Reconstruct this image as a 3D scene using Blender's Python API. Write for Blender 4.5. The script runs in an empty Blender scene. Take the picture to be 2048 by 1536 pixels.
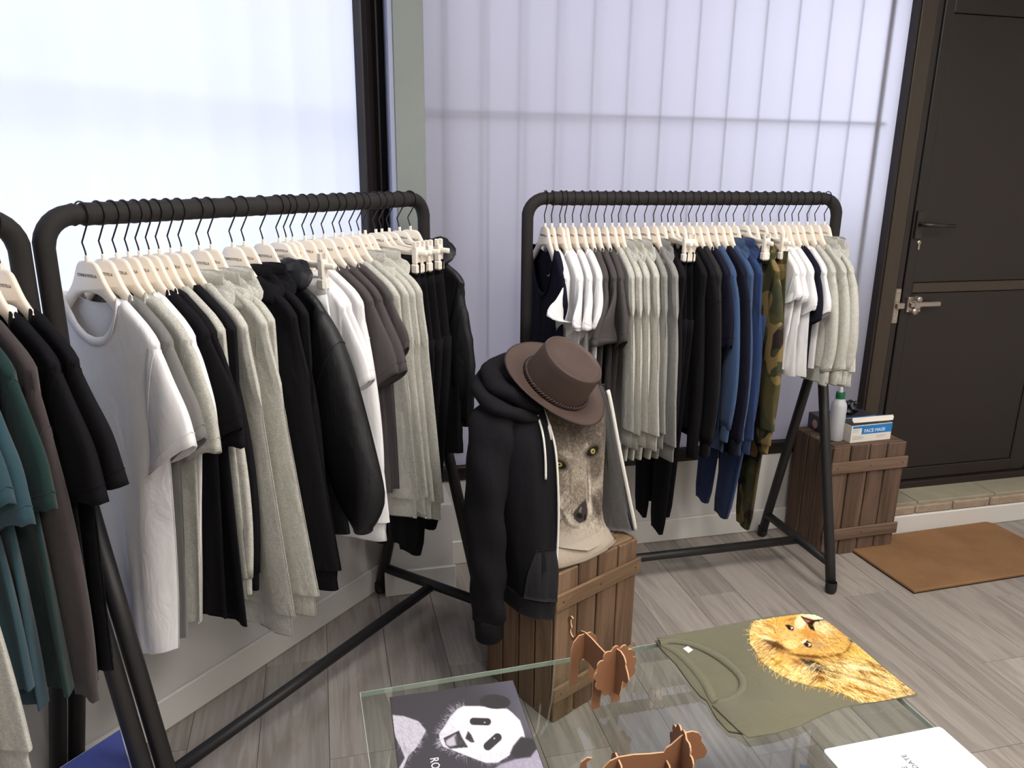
import bpy, math, random
import numpy as np
from mathutils import Matrix, Vector
rnd = random.Random(7)
R_ = math.radians
scene = bpy.context.scene
COL = scene.collection

# ------------------------------------------------------------------ camera
F_PX, CX, CY, CAM_H = 1540.0, 1024.0, 768.0, 1.6
_p, _a, _r = R_(15.8), R_(76.0), R_(0.65)
fwd = np.array([math.cos(_a)*math.cos(_p), math.sin(_a)*math.cos(_p), -math.sin(_p)])
_right = np.array([math.sin(_a), -math.cos(_a), 0.0]); _up = np.cross(_right, fwd)
cR = math.cos(_r)*_right + math.sin(_r)*_up
cU = math.cos(_r)*_up - math.sin(_r)*_right
cam_pos = np.array([0, 0, CAM_H])
cd = bpy.data.cameras.new('camera'); cam = bpy.data.objects.new('camera', cd); COL.objects.link(cam)
cd.sensor_width = 36; cd.lens = F_PX/2048*36; cd.clip_start = .02
mw = Matrix.Identity(4)
for i in range(3):
    mw[i][0] = cR[i]; mw[i][1] = cU[i]; mw[i][2] = -fwd[i]; mw[i][3] = cam_pos[i]
cam.matrix_world = mw
scene.camera = cam
def ray(x, y): return fwd + (x-CX)/F_PX*cR - (y-CY)/F_PX*cU
def on_z(x, y, z):
    d = ray(x, y); return cam_pos + d*((z-CAM_H)/d[2])
def on_plane(x, y, p0, n):
    d = ray(x, y); return cam_pos + d*(np.dot(np.asarray(p0)-cam_pos, n)/np.dot(d, n))

# ------------------------------------------------------------------ world, exposure
w = bpy.data.worlds.new('sky'); scene.world = w; w.use_nodes = True
bg = w.node_tree.nodes['Background']; bg.inputs[0].default_value = (.80, .88, 1.0, 1); bg.inputs[1].default_value = 3.8
vs = scene.view_settings; vs.view_transform = 'Standard'; vs.look = 'None'; vs.exposure = 0.0; vs.gamma = 1; vs.use_curve_mapping = False
LAMP = 31.0          # strength of each ceiling panel
scene.cycles.max_bounces = 8; scene.cycles.diffuse_bounces = 5; scene.cycles.transmission_bounces = 8; scene.cycles.transparent_max_bounces = 8
scene.cycles.sample_clamp_indirect = 6.0; scene.cycles.caustics_refractive = False; scene.cycles.caustics_reflective = False

# ------------------------------------------------------------------ materials
def lin(c): return tuple((v/12.92 if v <= .04045 else ((v+.055)/1.055)**2.4) for v in c)
def rgb(r, g, b): return lin((r/255, g/255, b/255))
MATS = {}
def new_mat(name):
    m = bpy.data.materials.new(name); m.use_nodes = True; nt = m.node_tree
    return m, nt, nt.nodes['Principled BSDF'], nt.nodes, nt.links
def coords(nt, scale=(1, 1, 1), kind='Object', rnd_off=False):
    tc = nt.nodes.new('ShaderNodeTexCoord'); mp = nt.nodes.new('ShaderNodeMapping')
    mp.inputs['Scale'].default_value = scale; nt.links.new(tc.outputs[kind], mp.inputs[0])
    if rnd_off:
        oi = nt.nodes.new('ShaderNodeObjectInfo'); ml = nt.nodes.new('ShaderNodeMath'); ml.operation = 'MULTIPLY'; ml.inputs[1].default_value = 37.0
        nt.links.new(oi.outputs['Random'], ml.inputs[0]); nt.links.new(ml.outputs[0], mp.inputs['Location'])
    return mp.outputs[0]
def noise(nt, vec, scale, detail=3, rough=.6, dist=0):
    n = nt.nodes.new('ShaderNodeTexNoise'); n.inputs['Scale'].default_value = scale; n.inputs['Detail'].default_value = detail
    n.inputs['Roughness'].default_value = rough; n.inputs['Distortion'].default_value = dist
    nt.links.new(vec, n.inputs['Vector']); return n.outputs[0]
def ramp(nt, fac, stops):
    r = nt.nodes.new('ShaderNodeValToRGB'); e = r.color_ramp.elements
    while len(e) < len(stops): e.new(.5)
    for i, (p, c) in enumerate(stops): e[i].position = p; e[i].color = (*c, 1)
    nt.links.new(fac, r.inputs[0]); return r.outputs[0]
def bump(nt, b, h, strength, dist=.002):
    n = nt.nodes.new('ShaderNodeBump'); n.inputs['Strength'].default_value = strength; n.inputs['Distance'].default_value = dist
    nt.links.new(h, n.inputs['Height']); nt.links.new(n.outputs[0], b.inputs['Normal'])
def mixc(nt, fac, a, b_, mode='MIX'):
    n = nt.nodes.new('ShaderNodeMix'); n.data_type = 'RGBA'; n.blend_type = mode
    for s, v in ((n.inputs[0], fac), (n.inputs[6], a), (n.inputs[7], b_)):
        if hasattr(v, 'is_linked'): nt.links.new(v, s)
        elif isinstance(v, (int, float)): s.default_value = v
        else: s.default_value = (*v, 1)
    return n.outputs[2]
def plain(name, c, rough=.6, metal=0, spec=.4, bmp=0, bs=120, var=0, vs_=20):
    m, nt, b, N, L = new_mat(name)
    b.inputs['Base Color'].default_value = (*c, 1); b.inputs['Roughness'].default_value = rough
    b.inputs['Metallic'].default_value = metal; b.inputs['Specular IOR Level'].default_value = spec
    if bmp or var:
        v = coords(nt)
        if bmp: bump(nt, b, noise(nt, v, bs), bmp)
        if var:
            lo = tuple(x*(1-var) for x in c); hi = tuple(min(1, x*(1+var)) for x in c)
            L.new(ramp(nt, noise(nt, v, vs_), [(.3, lo), (.7, hi)]), b.inputs['Base Color'])
    return m
def fabric(name, c, rough=.9, heather=0, c2=None, sheen=.15, fold=.0):
    m, nt, b, N, L = new_mat(name); b.inputs['Roughness'].default_value = rough; b.inputs['Specular IOR Level'].default_value = .15
    b.inputs['Sheen Weight'].default_value = sheen; b.inputs['Sheen Roughness'].default_value = .5
    v = coords(nt, (1, 1, 1)); kn = noise(nt, v, 900, 2)
    if heather:
        vh = coords(nt, (190, 190, 620), rnd_off=True); h1 = noise(nt, vh, 1.0, 3, .7)
        vb = coords(nt, (1, 1, 1)); h2 = noise(nt, vb, 60, 3, .7)
        c2 = c2 or tuple(x*(1-heather) for x in c)
        col = ramp(nt, h1, [(.34, c2), (.6, c)]); col = mixc(nt, .25, col, ramp(nt, h2, [(.35, c2), (.65, c)]))
        L.new(col, b.inputs['Base Color'])
    else:
        big = noise(nt, v, 9, 2)
        L.new(ramp(nt, big, [(.3, tuple(x*.93 for x in c)), (.7, c)]), b.inputs['Base Color'])
    wr = noise(nt, coords(nt, (1, 1, .45)), 16, 3, .55, .6)
    ad = N.new('ShaderNodeMath'); ad.operation = 'MULTIPLY_ADD'; ad.inputs[1].default_value = .09
    L.new(kn, ad.inputs[0]); L.new(wr, ad.inputs[2]); bump(nt, b, ad.outputs[0], .55, .012)
    return m
def vcol(name, rough=.85, spec=.15, bmp=.2):
    m, nt, b, N, L = new_mat(name); a = N.new('ShaderNodeVertexColor'); a.layer_name = 'Col'
    L.new(a.outputs[0], b.inputs['Base Color']); b.inputs['Roughness'].default_value = rough; b.inputs['Specular IOR Level'].default_value = spec
    return m
def wood(name, dark, mid, light, along='Y', scale=1.0, rough=.6, rings=1.0, spec=.3, varamt=.35):
    m, nt, b, N, L = new_mat(name); b.inputs['Roughness'].default_value = rough; b.inputs['Specular IOR Level'].default_value = spec
    s = {'X': (1.2, 14, 14), 'Y': (14, 1.2, 14), 'Z': (14, 14, 1.2)}[along]
    v = coords(nt, tuple(q*scale for q in s), rnd_off=True); vf = coords(nt, tuple(q*scale*(6 if q > 5 else 3) for q in s), rnd_off=True)
    g = noise(nt, v, 1.0, 4, .6, 1.4*rings); f = noise(nt, vf, 1.0, 4, .7)
    wv = N.new('ShaderNodeMath'); wv.operation = 'MULTIPLY'; wv.inputs[1].default_value = 26.0; L.new(g, wv.inputs[0])
    sn = N.new('ShaderNodeMath'); sn.operation = 'SINE'; L.new(wv.outputs[0], sn.inputs[0])
    mr = N.new('ShaderNodeMapRange'); mr.inputs[1].default_value = -1; L.new(sn.outputs[0], mr.inputs[0])
    col = ramp(nt, g, [(.25, dark), (.5, mid), (.78, light)])
    col = mixc(nt, .13*rings, col, ramp(nt, mr.outputs[0], [(.2, dark), (.8, light)]))
    col = mixc(nt, .30, col, ramp(nt, f, [(.3, dark), (.7, light)]))
    oi = N.new('ShaderNodeObjectInfo'); tone = ramp(nt, oi.outputs['Random'], [(0, (1-varamt,)*3), (.5, (1-varamt*.45, 1-varamt*.5, 1-varamt*.5)), (1, (1, 1, 1))])
    col = mixc(nt, 1.0, col, tone, 'MULTIPLY'); L.new(col, b.inputs['Base Color'])
    bump(nt, b, f, .25, .002)
    return m
m_white_wall = plain('white_wall_paint', rgb(198, 196, 194), .7, bmp=.05, bs=60)
m_room_wall = plain('room_wall_paint', rgb(205, 200, 192), .8)
m_base = plain('baseboard_white', rgb(206, 204, 200), .45)
m_pillar = plain('pillar_grey_paint', rgb(130, 136, 133), .7, var=.04, vs_=4)
m_strip = plain('blue_grey_strip', rgb(150, 156, 176), .5)
m_brown = plain('brown_aluminium', rgb(31, 25, 24), .42, spec=.5, bmp=.03, bs=300)
m_brown_frame = plain('brown_frame', rgb(55, 46, 38), .42, spec=.5)
m_brown_dark = plain('brown_dark', rgb(34, 26, 24), .55)
m_floor = wood('grey_oak_laminate', rgb(122, 114, 108), rgb(156, 148, 141), rgb(182, 175, 168), 'Y', 1.0, .48, 1.3, .45, .26)
m_gap = plain('floor_gap', rgb(70, 62, 56), .9)
m_ceil = plain('ceiling_white', rgb(225, 224, 220), .9)
m_tile = plain('stone_tile', rgb(152, 146, 128), .5, var=.12, vs_=9, bmp=.1, bs=40)
m_edge = plain('stone_edge', rgb(150, 134, 116), .7, var=.2, vs_=30, bmp=.3, bs=60)
m_black_metal = plain('black_rack_metal', rgb(28, 27, 28), .5, spec=.4, bmp=.06, bs=400)
m_foam = plain('black_rail_foam', rgb(40, 38, 38), .75, spec=.25, bmp=.15, bs=160)
m_rubber = plain('black_rubber', rgb(30, 30, 31), .7)
m_wire = plain('hook_wire', rgb(38, 36, 38), .35, metal=.6)
m_ivory = plain('ivory_hanger', rgb(240, 230, 216), .5, spec=.4)
m_ivory2 = plain('ivory_clip', rgb(236, 228, 216), .4, spec=.5)
m_print = plain('hanger_print', rgb(74, 66, 62), .7)
m_mat = None
m_steel = plain('brushed_steel', rgb(176, 166, 156), .38, metal=.85)
m_handle = plain('dark_handle', rgb(38, 34, 32), .4, spec=.5)
m_grille = plain('grille_steel', rgb(90, 92, 100), .6)
m_blocker = plain('light_blocker_pink', rgb(122, 98, 104), .9)
m_lamp, nt, b, N, L = new_mat('lamp_diffuser'); b.inputs['Base Color'].default_value = (.9, .9, .9, 1)
b.inputs['Emission Color'].default_value = (1.0, .95, .89, 1); b.inputs['Emission Strength'].default_value = LAMP
def film(name, c, dif):
    m = bpy.data.materials.new(name); m.use_nodes = True; nt = m.node_tree; nt.nodes.clear()
    o = nt.nodes.new('ShaderNodeOutputMaterial'); t = nt.nodes.new('ShaderNodeBsdfTranslucent'); d = nt.nodes.new('ShaderNodeBsdfDiffuse'); a = nt.nodes.new('ShaderNodeMixShader')
    v = coords(nt, (5, 5, .25)); n = noise(nt, v, 1.0, 2)
    col = ramp(nt, n, [(.35, tuple(x*.96 for x in c)), (.65, c)]); nt.links.new(col, t.inputs[0])
    d.inputs[0].default_value = (.8, .8, .82, 1); a.inputs[0].default_value = dif
    nt.links.new(t.outputs[0], a.inputs[1]); nt.links.new(d.outputs[0], a.inputs[2]); nt.links.new(a.outputs[0], o.inputs[0]); return m
m_film1 = film('frosted_film_left', (.76, .76, .86), .12)
m_film2 = film('frosted_film_back', (.55, .515, .585), .15)  # back window's dimmer daylight is put into this darker tint
m_glass, nt, b, N, L = new_mat('table_glass'); b.inputs['Base Color'].default_value = (.90, .965, .93, 1); b.inputs['Roughness'].default_value = .0
b.inputs['Transmission Weight'].default_value = 1; b.inputs['IOR'].default_value = 1.5
m_glass_edge = plain('glass_edge', rgb(196, 206, 196), .15, spec=.8)
def crate_wood(name, a, b_, c): return wood(name, a, b_, c, 'Z', .9, .7, 1.0, .2, .4)
m_crate1 = crate_wood('crate_wood_warm', rgb(78, 60, 46), rgb(120, 95, 74), rgb(148, 122, 98))
m_crate1h = wood('crate_batten_warm', rgb(88, 68, 50), rgb(130, 104, 80), rgb(160, 134, 106), 'X', .9, .7, 1.0, .2, .25)
m_crate2 = crate_wood('crate_wood_dark', rgb(66, 52, 44), rgb(104, 84, 71), rgb(134, 112, 97))
m_crate2h = wood('crate_batten_dark', rgb(74, 58, 48), rgb(112, 92, 77), rgb(140, 118, 101), 'X', .9, .7, 1.0, .2, .25)
m_dark = plain('crate_inside', rgb(28, 20, 16), .9)
# fabrics
FB = {
 'white': fabric('cotton_white', rgb(238, 237, 239)), 'black': fabric('cotton_black', rgb(20, 19, 23), sheen=.0),
 'charcoal': fabric('cotton_charcoal', rgb(76, 72, 73), sheen=.03), 'grey': fabric('cotton_grey', rgb(118, 117, 115)),
 'heather': fabric('heather_grey', rgb(202, 201, 192), heather=.42), 'midgrey': fabric('mid_heather_grey', rgb(146, 145, 142), heather=.36),
 'navy': fabric('cotton_navy', rgb(22, 22, 37), sheen=.0), 'blue': fabric('cotton_blue', rgb(58, 80, 114), sheen=.1),
 'royal': fabric('cotton_deep_blue', rgb(40, 59, 100), sheen=.1), 'darkgrey': fabric('cotton_dark_grey', rgb(44, 44, 45), sheen=.0),
 'teal': fabric('cotton_teal', rgb(46, 72, 82)), 'green': fabric('cotton_dark_green', rgb(26, 50, 49)), 'taupe': fabric('cotton_taupe', rgb(68, 61, 62)),
 'nylon': fabric('black_nylon', rgb(20, 20, 24), rough=.45, sheen=.0), 'olive': fabric('cotton_olive', rgb(107, 104, 85)),
 'hoodblack': fabric('fleece_black', rgb(24, 23, 27), sheen=.0), 'hoodlit': fabric('fleece_black_lit', rgb(42, 41, 44), sheen=.0), 'lining': fabric('fleece_lining', rgb(92, 91, 92), heather=.3),  # pocket and rib: same black fleece, lighter because lighting is put into colour
}
FB['nylon'].node_tree.nodes['Principled BSDF'].inputs['Specular IOR Level'].default_value = .4
mc, nt, b, N, L = new_mat('camouflage_cotton'); b.inputs['Roughness'].default_value = .9; b.inputs['Specular IOR Level'].default_value = .15
v = coords(nt, (1, 1, .8)); n1 = noise(nt, v, 9, 1, .4, .5); v2 = coords(nt, (1, 1, .7)); mp = v2.node; mp.inputs['Location'].default_value = (3, 7, 1); n2 = noise(nt, v2, 11, 1, .4, .6)
r1 = ramp(nt, n1, [(.0, rgb(78, 72, 46)), (.44, rgb(62, 64, 46)), (.55, rgb(44, 36, 32))]); r1.node.color_ramp.interpolation = 'CONSTANT'
r2 = ramp(nt, n2, [(0, (0, 0, 0)), (.56, (1, 1, 1))]); r2.node.color_ramp.interpolation = 'CONSTANT'
L.new(mixc(nt, r2, r1, rgb(122, 104, 68)), b.inputs['Base Color'])
FB['camo'] = mc
m_lether = plain('brown_leather', rgb(72, 58, 52), .55, spec=.35, bmp=.12, bs=60, var=.12, vs_=8)
m_lether2 = plain('brown_leather_band', rgb(52, 38, 35), .5, spec=.4)
m_card = plain('tan_leatherboard', rgb(142, 98, 69), .75, var=.06, vs_=6)
m_card_edge = plain('tan_board_edge', rgb(204, 160, 124), .8)
m_vcol = vcol('printed_cloth'); m_vcol2 = vcol('printed_panel', .55, .3)
m_cream = plain('zip_tape_white', rgb(222, 220, 214), .7)

# ------------------------------------------------------------------ mesh helpers
def obj(name, verts, faces, mat, parent=None, smooth=True, data=None):
    if data is None:
        me = bpy.data.meshes.new(name); me.from_pydata([tuple(map(float, v)) for v in verts], [], faces); me.update()
        if smooth: me.polygons.foreach_set('use_smooth', [True]*len(me.polygons))
        for m in (mat if isinstance(mat, (list, tuple)) else [mat]): me.materials.append(m)
    else: me = data
    o = bpy.data.objects.new(name, me); COL.objects.link(o)
    if parent is not None: o.parent = parent
    return o
def tag(o, label=None, cat=None, group=None, kind=None):
    if label: o['label'] = label
    if cat: o['category'] = cat
    if group: o['group'] = group
    if kind: o['kind'] = kind
    return o
def empty(name, loc=(0, 0, 0), rz=0, label=None, cat=None, group=None, kind=None):
    o = bpy.data.objects.new(name, None); COL.objects.link(o); o.location = loc; o.rotation_euler = (0, 0, rz); o.empty_display_size = .05
    return tag(o, label, cat, group, kind)
def box_geo(x0, x1, y0, y1, z0, z1, bev=.0):
    """box with chamfered edges"""
    if bev <= 0:
        V = [(x, y, z) for z in (z0, z1) for y in (y0, y1) for x in (x0, x1)]
        return V, [(0, 2, 3, 1), (4, 5, 7, 6), (0, 1, 5, 4), (2, 6, 7, 3), (0, 4, 6, 2), (1, 3, 7, 5)]
    e = min(bev, (x1-x0)*.49, (y1-y0)*.49, (z1-z0)*.49); V = []; F = []
    idx = {}
    for sx in (0, 1):
        for sy in (0, 1):
            for sz in (0, 1):
                X = (x0, x1)[sx]; Y = (y0, y1)[sy]; Z = (z0, z1)[sz]; dx = e*(1-2*sx); dy = e*(1-2*sy); dz = e*(1-2*sz)
                idx[sx, sy, sz] = len(V); V += [(X, Y+dy, Z+dz), (X+dx, Y, Z+dz), (X+dx, Y+dy, Z)]
    g = lambda a, b_, c, k: idx[a, b_, c]+k
    def q(*f): F.append(f)
    for s in (0, 1):
        o = (lambda l: l) if s else (lambda l: l[::-1])
        q(*o([g(s, 0, 0, 0), g(s, 1, 0, 0), g(s, 1, 1, 0), g(s, 0, 1, 0)]))
        q(*o([g(0, s, 0, 1), g(0, s, 1, 1), g(1, s, 1, 1), g(1, s, 0, 1)]))
        q(*o([g(0, 0, s, 2), g(1, 0, s, 2), g(1, 1, s, 2), g(0, 1, s, 2)]))
    for a in (0, 1):
        for c in (0, 1):
            fl = (a ^ c)
            o = (lambda l: l[::-1]) if fl else (lambda l: l)
            q(*o([g(a, c, 0, 0), g(a, c, 1, 0), g(a, c, 1, 1), g(a, c, 0, 1)]))
            q(*o([g(a, 0, c, 2), g(a, 1, c, 2), g(a, 1, c, 0), g(a, 0, c, 0)]))
            q(*o([g(0, a, c, 1), g(1, a, c, 1), g(1, a, c, 2), g(0, a, c, 2)]))
    for k, i in idx.items():
        f = (i, i+1, i+2); F.append(f if (sum(k) % 2) else f[::-1])
    return V, F
def box(name, x0, x1, y0, y1, z0, z1, mat, parent=None, bev=.002):
    V, F = box_geo(x0, x1, y0, y1, z0, z1, bev); return obj(name, V, F, mat, parent, smooth=False)
def orient(V, F):
    return V, F
def frames(P):
    P = np.asarray(P, float); T = np.gradient(P, axis=0); T /= np.linalg.norm(T, axis=1)[:, None]+1e-12
    ref = np.array([0, 0, 1.0]) if abs(T[0][2]) < .9 else np.array([1.0, 0, 0])
    n = np.cross(T[0], ref); n /= np.linalg.norm(n); out = []
    for t in T:
        n = n-t*np.dot(n, t); n /= np.linalg.norm(n)+1e-12; out.append((n, np.cross(t, n)))
    return P, T, out
def tube_geo(P, r, seg=10, cap=True):
    P, T, fr = frames(P); r = np.broadcast_to(np.asarray(r, float), (len(P),)); V = []; F = []
    for p, (n, b_), q in zip(P, fr, r):
        for k in range(seg):
            a = 2*math.pi*k/seg; V.append(p+q*(math.cos(a)*n+math.sin(a)*b_))
    for i in range(len(P)-1):
        for k in range(seg):
            a = i*seg+k; c = i*seg+(k+1) % seg; F.append((a, c, c+seg, a+seg))
    if cap: F.append(tuple(range(seg))[::-1]); F.append(tuple(range((len(P)-1)*seg, len(P)*seg)))
    return V, F
def tube(name, P, r, mat, parent=None, seg=10): V, F = tube_geo(P, r, seg); return obj(name, V, F, mat, parent)
def loft(rings, closed=True, cap0=False, cap1=False):
    n = len(rings[0]); V = [v for r in rings for v in r]; F = []
    for i in range(len(rings)-1):
        for k in range(n if closed else n-1):
            a = i*n+k; c = i*n+(k+1) % n; F.append((a, c, c+n, a+n))
    if cap0: F.append(tuple(range(n))[::-1])
    if cap1: F.append(tuple(range((len(rings)-1)*n, len(rings)*n)))
    return V, F
def lathe_geo(prof, seg=24, sx=1, sy=1):
    rings = [[(r*math.cos(2*math.pi*k/seg)*sx, r*math.sin(2*math.pi*k/seg)*sy, z) for k in range(seg)] for r, z in prof]
    return loft(rings)
def merge(*gs):
    V = []; F = []
    for v, f in gs:
        o = len(V); V += list(v); F += [tuple(i+o for i in q) for q in f]
    return V, F
def inset_poly(P, d):
    P = [np.array(p, float) for p in P]; n = len(P); out = []
    for i in range(n):
        a, b_, c = P[i-1], P[i], P[(i+1) % n]; e1 = b_-a; e2 = c-b_
        e1 /= np.linalg.norm(e1)+1e-9; e2 /= np.linalg.norm(e2)+1e-9
        n1 = np.array([-e1[1], e1[0]]); n2 = np.array([-e2[1], e2[0]]); m = n1+n2; L_ = np.linalg.norm(m)
        if L_ < .2: out.append(b_+n1*d); continue
        m /= L_; out.append(b_+m*d/max(.45, np.dot(m, n1)))
    return out
def prism_geo(poly, z0, z1, ch=.0):
    """CCW polygon in xy extruded in z, with chamfered rims"""
    n = len(poly); rings = []
    if ch: ip = inset_poly(poly, ch); rings = [[(*p, z0) for p in ip], [(*p, z0+ch) for p in poly], [(*p, z1-ch) for p in poly], [(*p, z1) for p in ip]]
    else: rings = [[(*p, z0) for p in poly], [(*p, z1) for p in poly]]
    return loft(rings, True, True, True)
def plate_xz(poly, y0, y1, ch=.0):
    V, F = prism_geo(poly, y0, y1, ch); return [(x, -z, y) for x, y, z in V], F   # polygon in (x,z), extruded in -y
def smooth_poly(pts, n=6, closed=False):
    P = [np.array(p, float) for p in pts]; out = []; m = len(P)
    for i in range(m if closed else m-1):
        p0 = P[i-1] if (closed or i > 0) else P[0]; p1 = P[i]; p2 = P[(i+1) % m]; p3 = P[(i+2) % m] if (closed or i+2 < m) else P[-1]
        for k in range(n):
            t = k/n; out.append(.5*((2*p1)+(-p0+p2)*t+(2*p0-5*p1+4*p2-p3)*t*t+(-p0+3*p1-3*p2+p3)*t**3))
    if not closed: out.append(P[-1])
    return out
def place(V, M_):  # numpy transform of verts
    return [tuple(M_ @ Vector(v)) for v in V]
FONT = None
TEXTS = {}
def text_mesh(s, size, mat, ext=.0003, name='lettering'):
    key = (s, size, mat.name)
    if key in TEXTS: return TEXTS[key]
    c = bpy.data.curves.new(name, 'FONT'); c.body = s; c.size = size; c.align_x = 'CENTER'; c.align_y = 'CENTER'; c.extrude = ext; c.resolution_u = 2
    o = bpy.data.objects.new('tmp', c); COL.objects.link(o); dg = bpy.context.evaluated_depsgraph_get()
    me = bpy.data.meshes.new_from_object(o.evaluated_get(dg)); me.name = name; COL.objects.unlink(o); bpy.data.objects.remove(o); bpy.data.curves.remove(c)
    me.materials.clear(); me.materials.append(mat); TEXTS[key] = me
    return me
def lerp_tab(tab, x):
    xs = [t[0] for t in tab]; ys = [t[1] for t in tab]; return float(np.interp(x, xs, ys))
# ------------------------------------------------------------------ frames of the place
WA = R_(44.3); D1 = np.array([math.cos(WA), math.sin(WA), 0]); N1 = np.array([-D1[1], D1[0], 0])
def L1(t, o, z=0): return D1*t+N1*o+np.array([0, 0, z])       # along the left wall / distance to it / height
WALL1, RAIL1 = 1.855, 1.575
YB, RAIL2 = 2.865, 2.557
RAIL_Z = 1.497
# ================================================================== THE SETTING
def struct(o): o['kind'] = 'structure'; return o
ZC = 2.8
def lw_box(name, t0, t1, o0, o1, z0, z1, mat, parent=None, bev=.002):
    o = box(name, t0, t1, o0, o1, z0, z1, mat, parent, bev)
    if parent is None: o.rotation_euler = (0, 0, WA)
    return o
# floor with its planks
fl = struct(box('floor', -3.0, 4.3, -2.7, 3.0, -.06, -.012, m_gap, None, 0))
PW = .196
def clip(poly, a, b_, c):     # keep a*x+b*y<=c
    out = []
    for i in range(len(poly)):
        p, q = poly[i], poly[(i+1) % len(poly)]; fp = a*p[0]+b_*p[1]-c; fq = a*q[0]+b_*q[1]-c
        if fp <= 0: out.append(p)
        if fp*fq < 0: s = fp/(fp-fq); out.append((p[0]+s*(q[0]-p[0]), p[1]+s*(q[1]-p[1])))
    return out
x = .733-PW*19; k = 0
while x < 4.2:
    y = -2.62 - ((k*.47) % 1.28); k += 1
    while y < 2.9:
        ys = 1.569 if False else y
        poly = [(x+.0006, y+.0006), (x+PW-.0006, y+.0006), (x+PW-.0006, y+1.279), (x+.0006, y+1.279)]
        poly = clip(clip(clip(clip(clip(poly, N1[0], N1[1], WALL1+.01), 0, 1, YB+.01), 0, -1, 2.62), 1, 0, 4.2), -1, 0, 2.88)
        if len(poly) >= 3:
            cx = sum(p[0] for p in poly)/len(poly); cy = sum(p[1] for p in poly)/len(poly)
            V, Fc = prism_geo([(p[0]-cx, p[1]-cy) for p in poly], -.012, 0, .0008)
            o = obj('plank', V, Fc, m_floor, fl, False); o.location = (cx, cy, 0)
        y += 1.28
    x += PW
struct(box('ceiling', -3.0, 4.3, -2.7, 3.1, ZC, ZC+.05, m_ceil, None, 0))
# left wall: knee wall, lintel, corner piece
TL = -2.15
wl = struct(lw_box('wall_left', TL, 2.19, WALL1, WALL1+.16, 0, .372, m_white_wall))
lw_box('lintel', TL, 2.19, WALL1, WALL1+.16, 2.46, ZC, m_white_wall, wl)
struct(lw_box('baseboard_left', TL, 2.06, WALL1-.014, WALL1, 0, .105, m_base, None, .004))
# back wall
wb = struct(box('wall_back', .36, 2.37, YB, YB+.16, 0, .372, m_white_wall))
box('lintel', .2, 2.37, YB, YB+.16, 2.46, ZC, m_white_wall, wb)
box('lintel', 2.37, 4.25, YB, YB+.16, 2.36, ZC, m_white_wall, wb)
box('side_panel', 3.42, 4.25, YB, YB+.16, 0, 2.36, m_white_wall, wb)
struct(box('baseboard_back', .44, 2.30, YB-.014, YB, 0, .105, m_base, None, .004))
# corner pillar on its wider plinth
wc = struct(box('wall_corner', .264, .362, 2.684, 3.03, .36, ZC, m_pillar))
box('edge_strip', .248, .2639, 2.69, 2.99, .36, ZC, m_strip, wc, .001)
box('plinth', .182, .437, 2.672, 2.864, 0, .36, m_white_wall, wc, .004)
struct(box('baseboard_corner', .172, .447, 2.658, 2.672, 0, .105, m_base, None, .004))
# rest of the room behind the camera
A_ = L1(TL, WALL1)
struct(box('wall_side', A_[0]-.1, A_[0], -2.7, A_[1]+.12, 0, ZC, m_room_wall, None, 0))
struct(box('wall_front', -3.0, 4.3, -2.72, -2.62, 0, ZC, m_room_wall, None, 0))
struct(box('wall_right', 4.2, 4.3, -2.7, 3.0, 0, ZC, m_room_wall, None, 0))
# window 1 (left)
w1 = struct(empty('window_1')); w1.rotation_euler = (0, 0, WA)
OF = WALL1+.012
lw_box('bottom_frame', TL, 2.19, OF, OF+.06, .372, .425, m_brown_dark, w1)
lw_box('frame_ledge', TL, 2.06, OF-.006, OF, .415, .428, m_brown, w1, .001)
lw_box('top_frame', TL, 2.19, OF, OF+.06, 2.40, 2.46, m_brown, w1)
lw_box('mullion', 2.055, 2.083, OF-.004, OF+.05, .425, 2.40, m_brown, w1, .004)
lw_box('mullion', 2.086, 2.118, OF+.004, OF+.06, .425, 2.40, m_brown_dark, w1, .003)
lw_box('mullion', 2.121, 2.152, OF-.012, OF+.06, .425, 2.40, m_brown, w1, .004)
lw_box('mullion', 2.155, 2.19, OF-.004, OF+.06, .425, 2.40, m_brown_frame, w1, .004)
lw_box('mullion', TL, TL+.06, OF, OF+.06, .425, 2.40, m_brown, w1)
lw_box('mullion', -.42, -.36, OF, OF+.06, .425, 2.40, m_brown, w1)
p = lw_box('pane', TL, 2.06, OF+.028, OF+.032, .42, 2.41, m_film1, w1, 0)
V = [(TL, OF+.03, .42), (2.06, OF+.03, .42), (2.06, OF+.03, 2.41), (TL, OF+.03, 2.41)]
COL.objects.unlink(p); bpy.data.objects.remove(p)
obj('pane', V, [(0, 1, 2, 3)], m_film1, w1, False)
# window 2 (back)
w2 = struct(empty('window_2'))
box('bottom_frame', .36, 2.362, YB-.006, YB+.05, .372, .425, m_brown_dark, w2)
box('frame_ledge', .36, 2.362, YB-.012, YB-.006, .415, .43, m_brown, w2, .001)
box('top_frame', .36, 2.362, YB, YB+.05, 2.40, 2.46, m_brown, w2)
obj('pane', [(.30, YB+.03, .42), (2.37, YB+.03, .42), (2.37, YB+.03, 2.41), (.30, YB+.03, 2.41)], [(0, 1, 2, 3)], m_film2, w2, False)
box('seal_strip', 2.352, 2.362, YB-.012, YB+.03, .43, 2.40, m_brown_dark, w2, .001)
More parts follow.
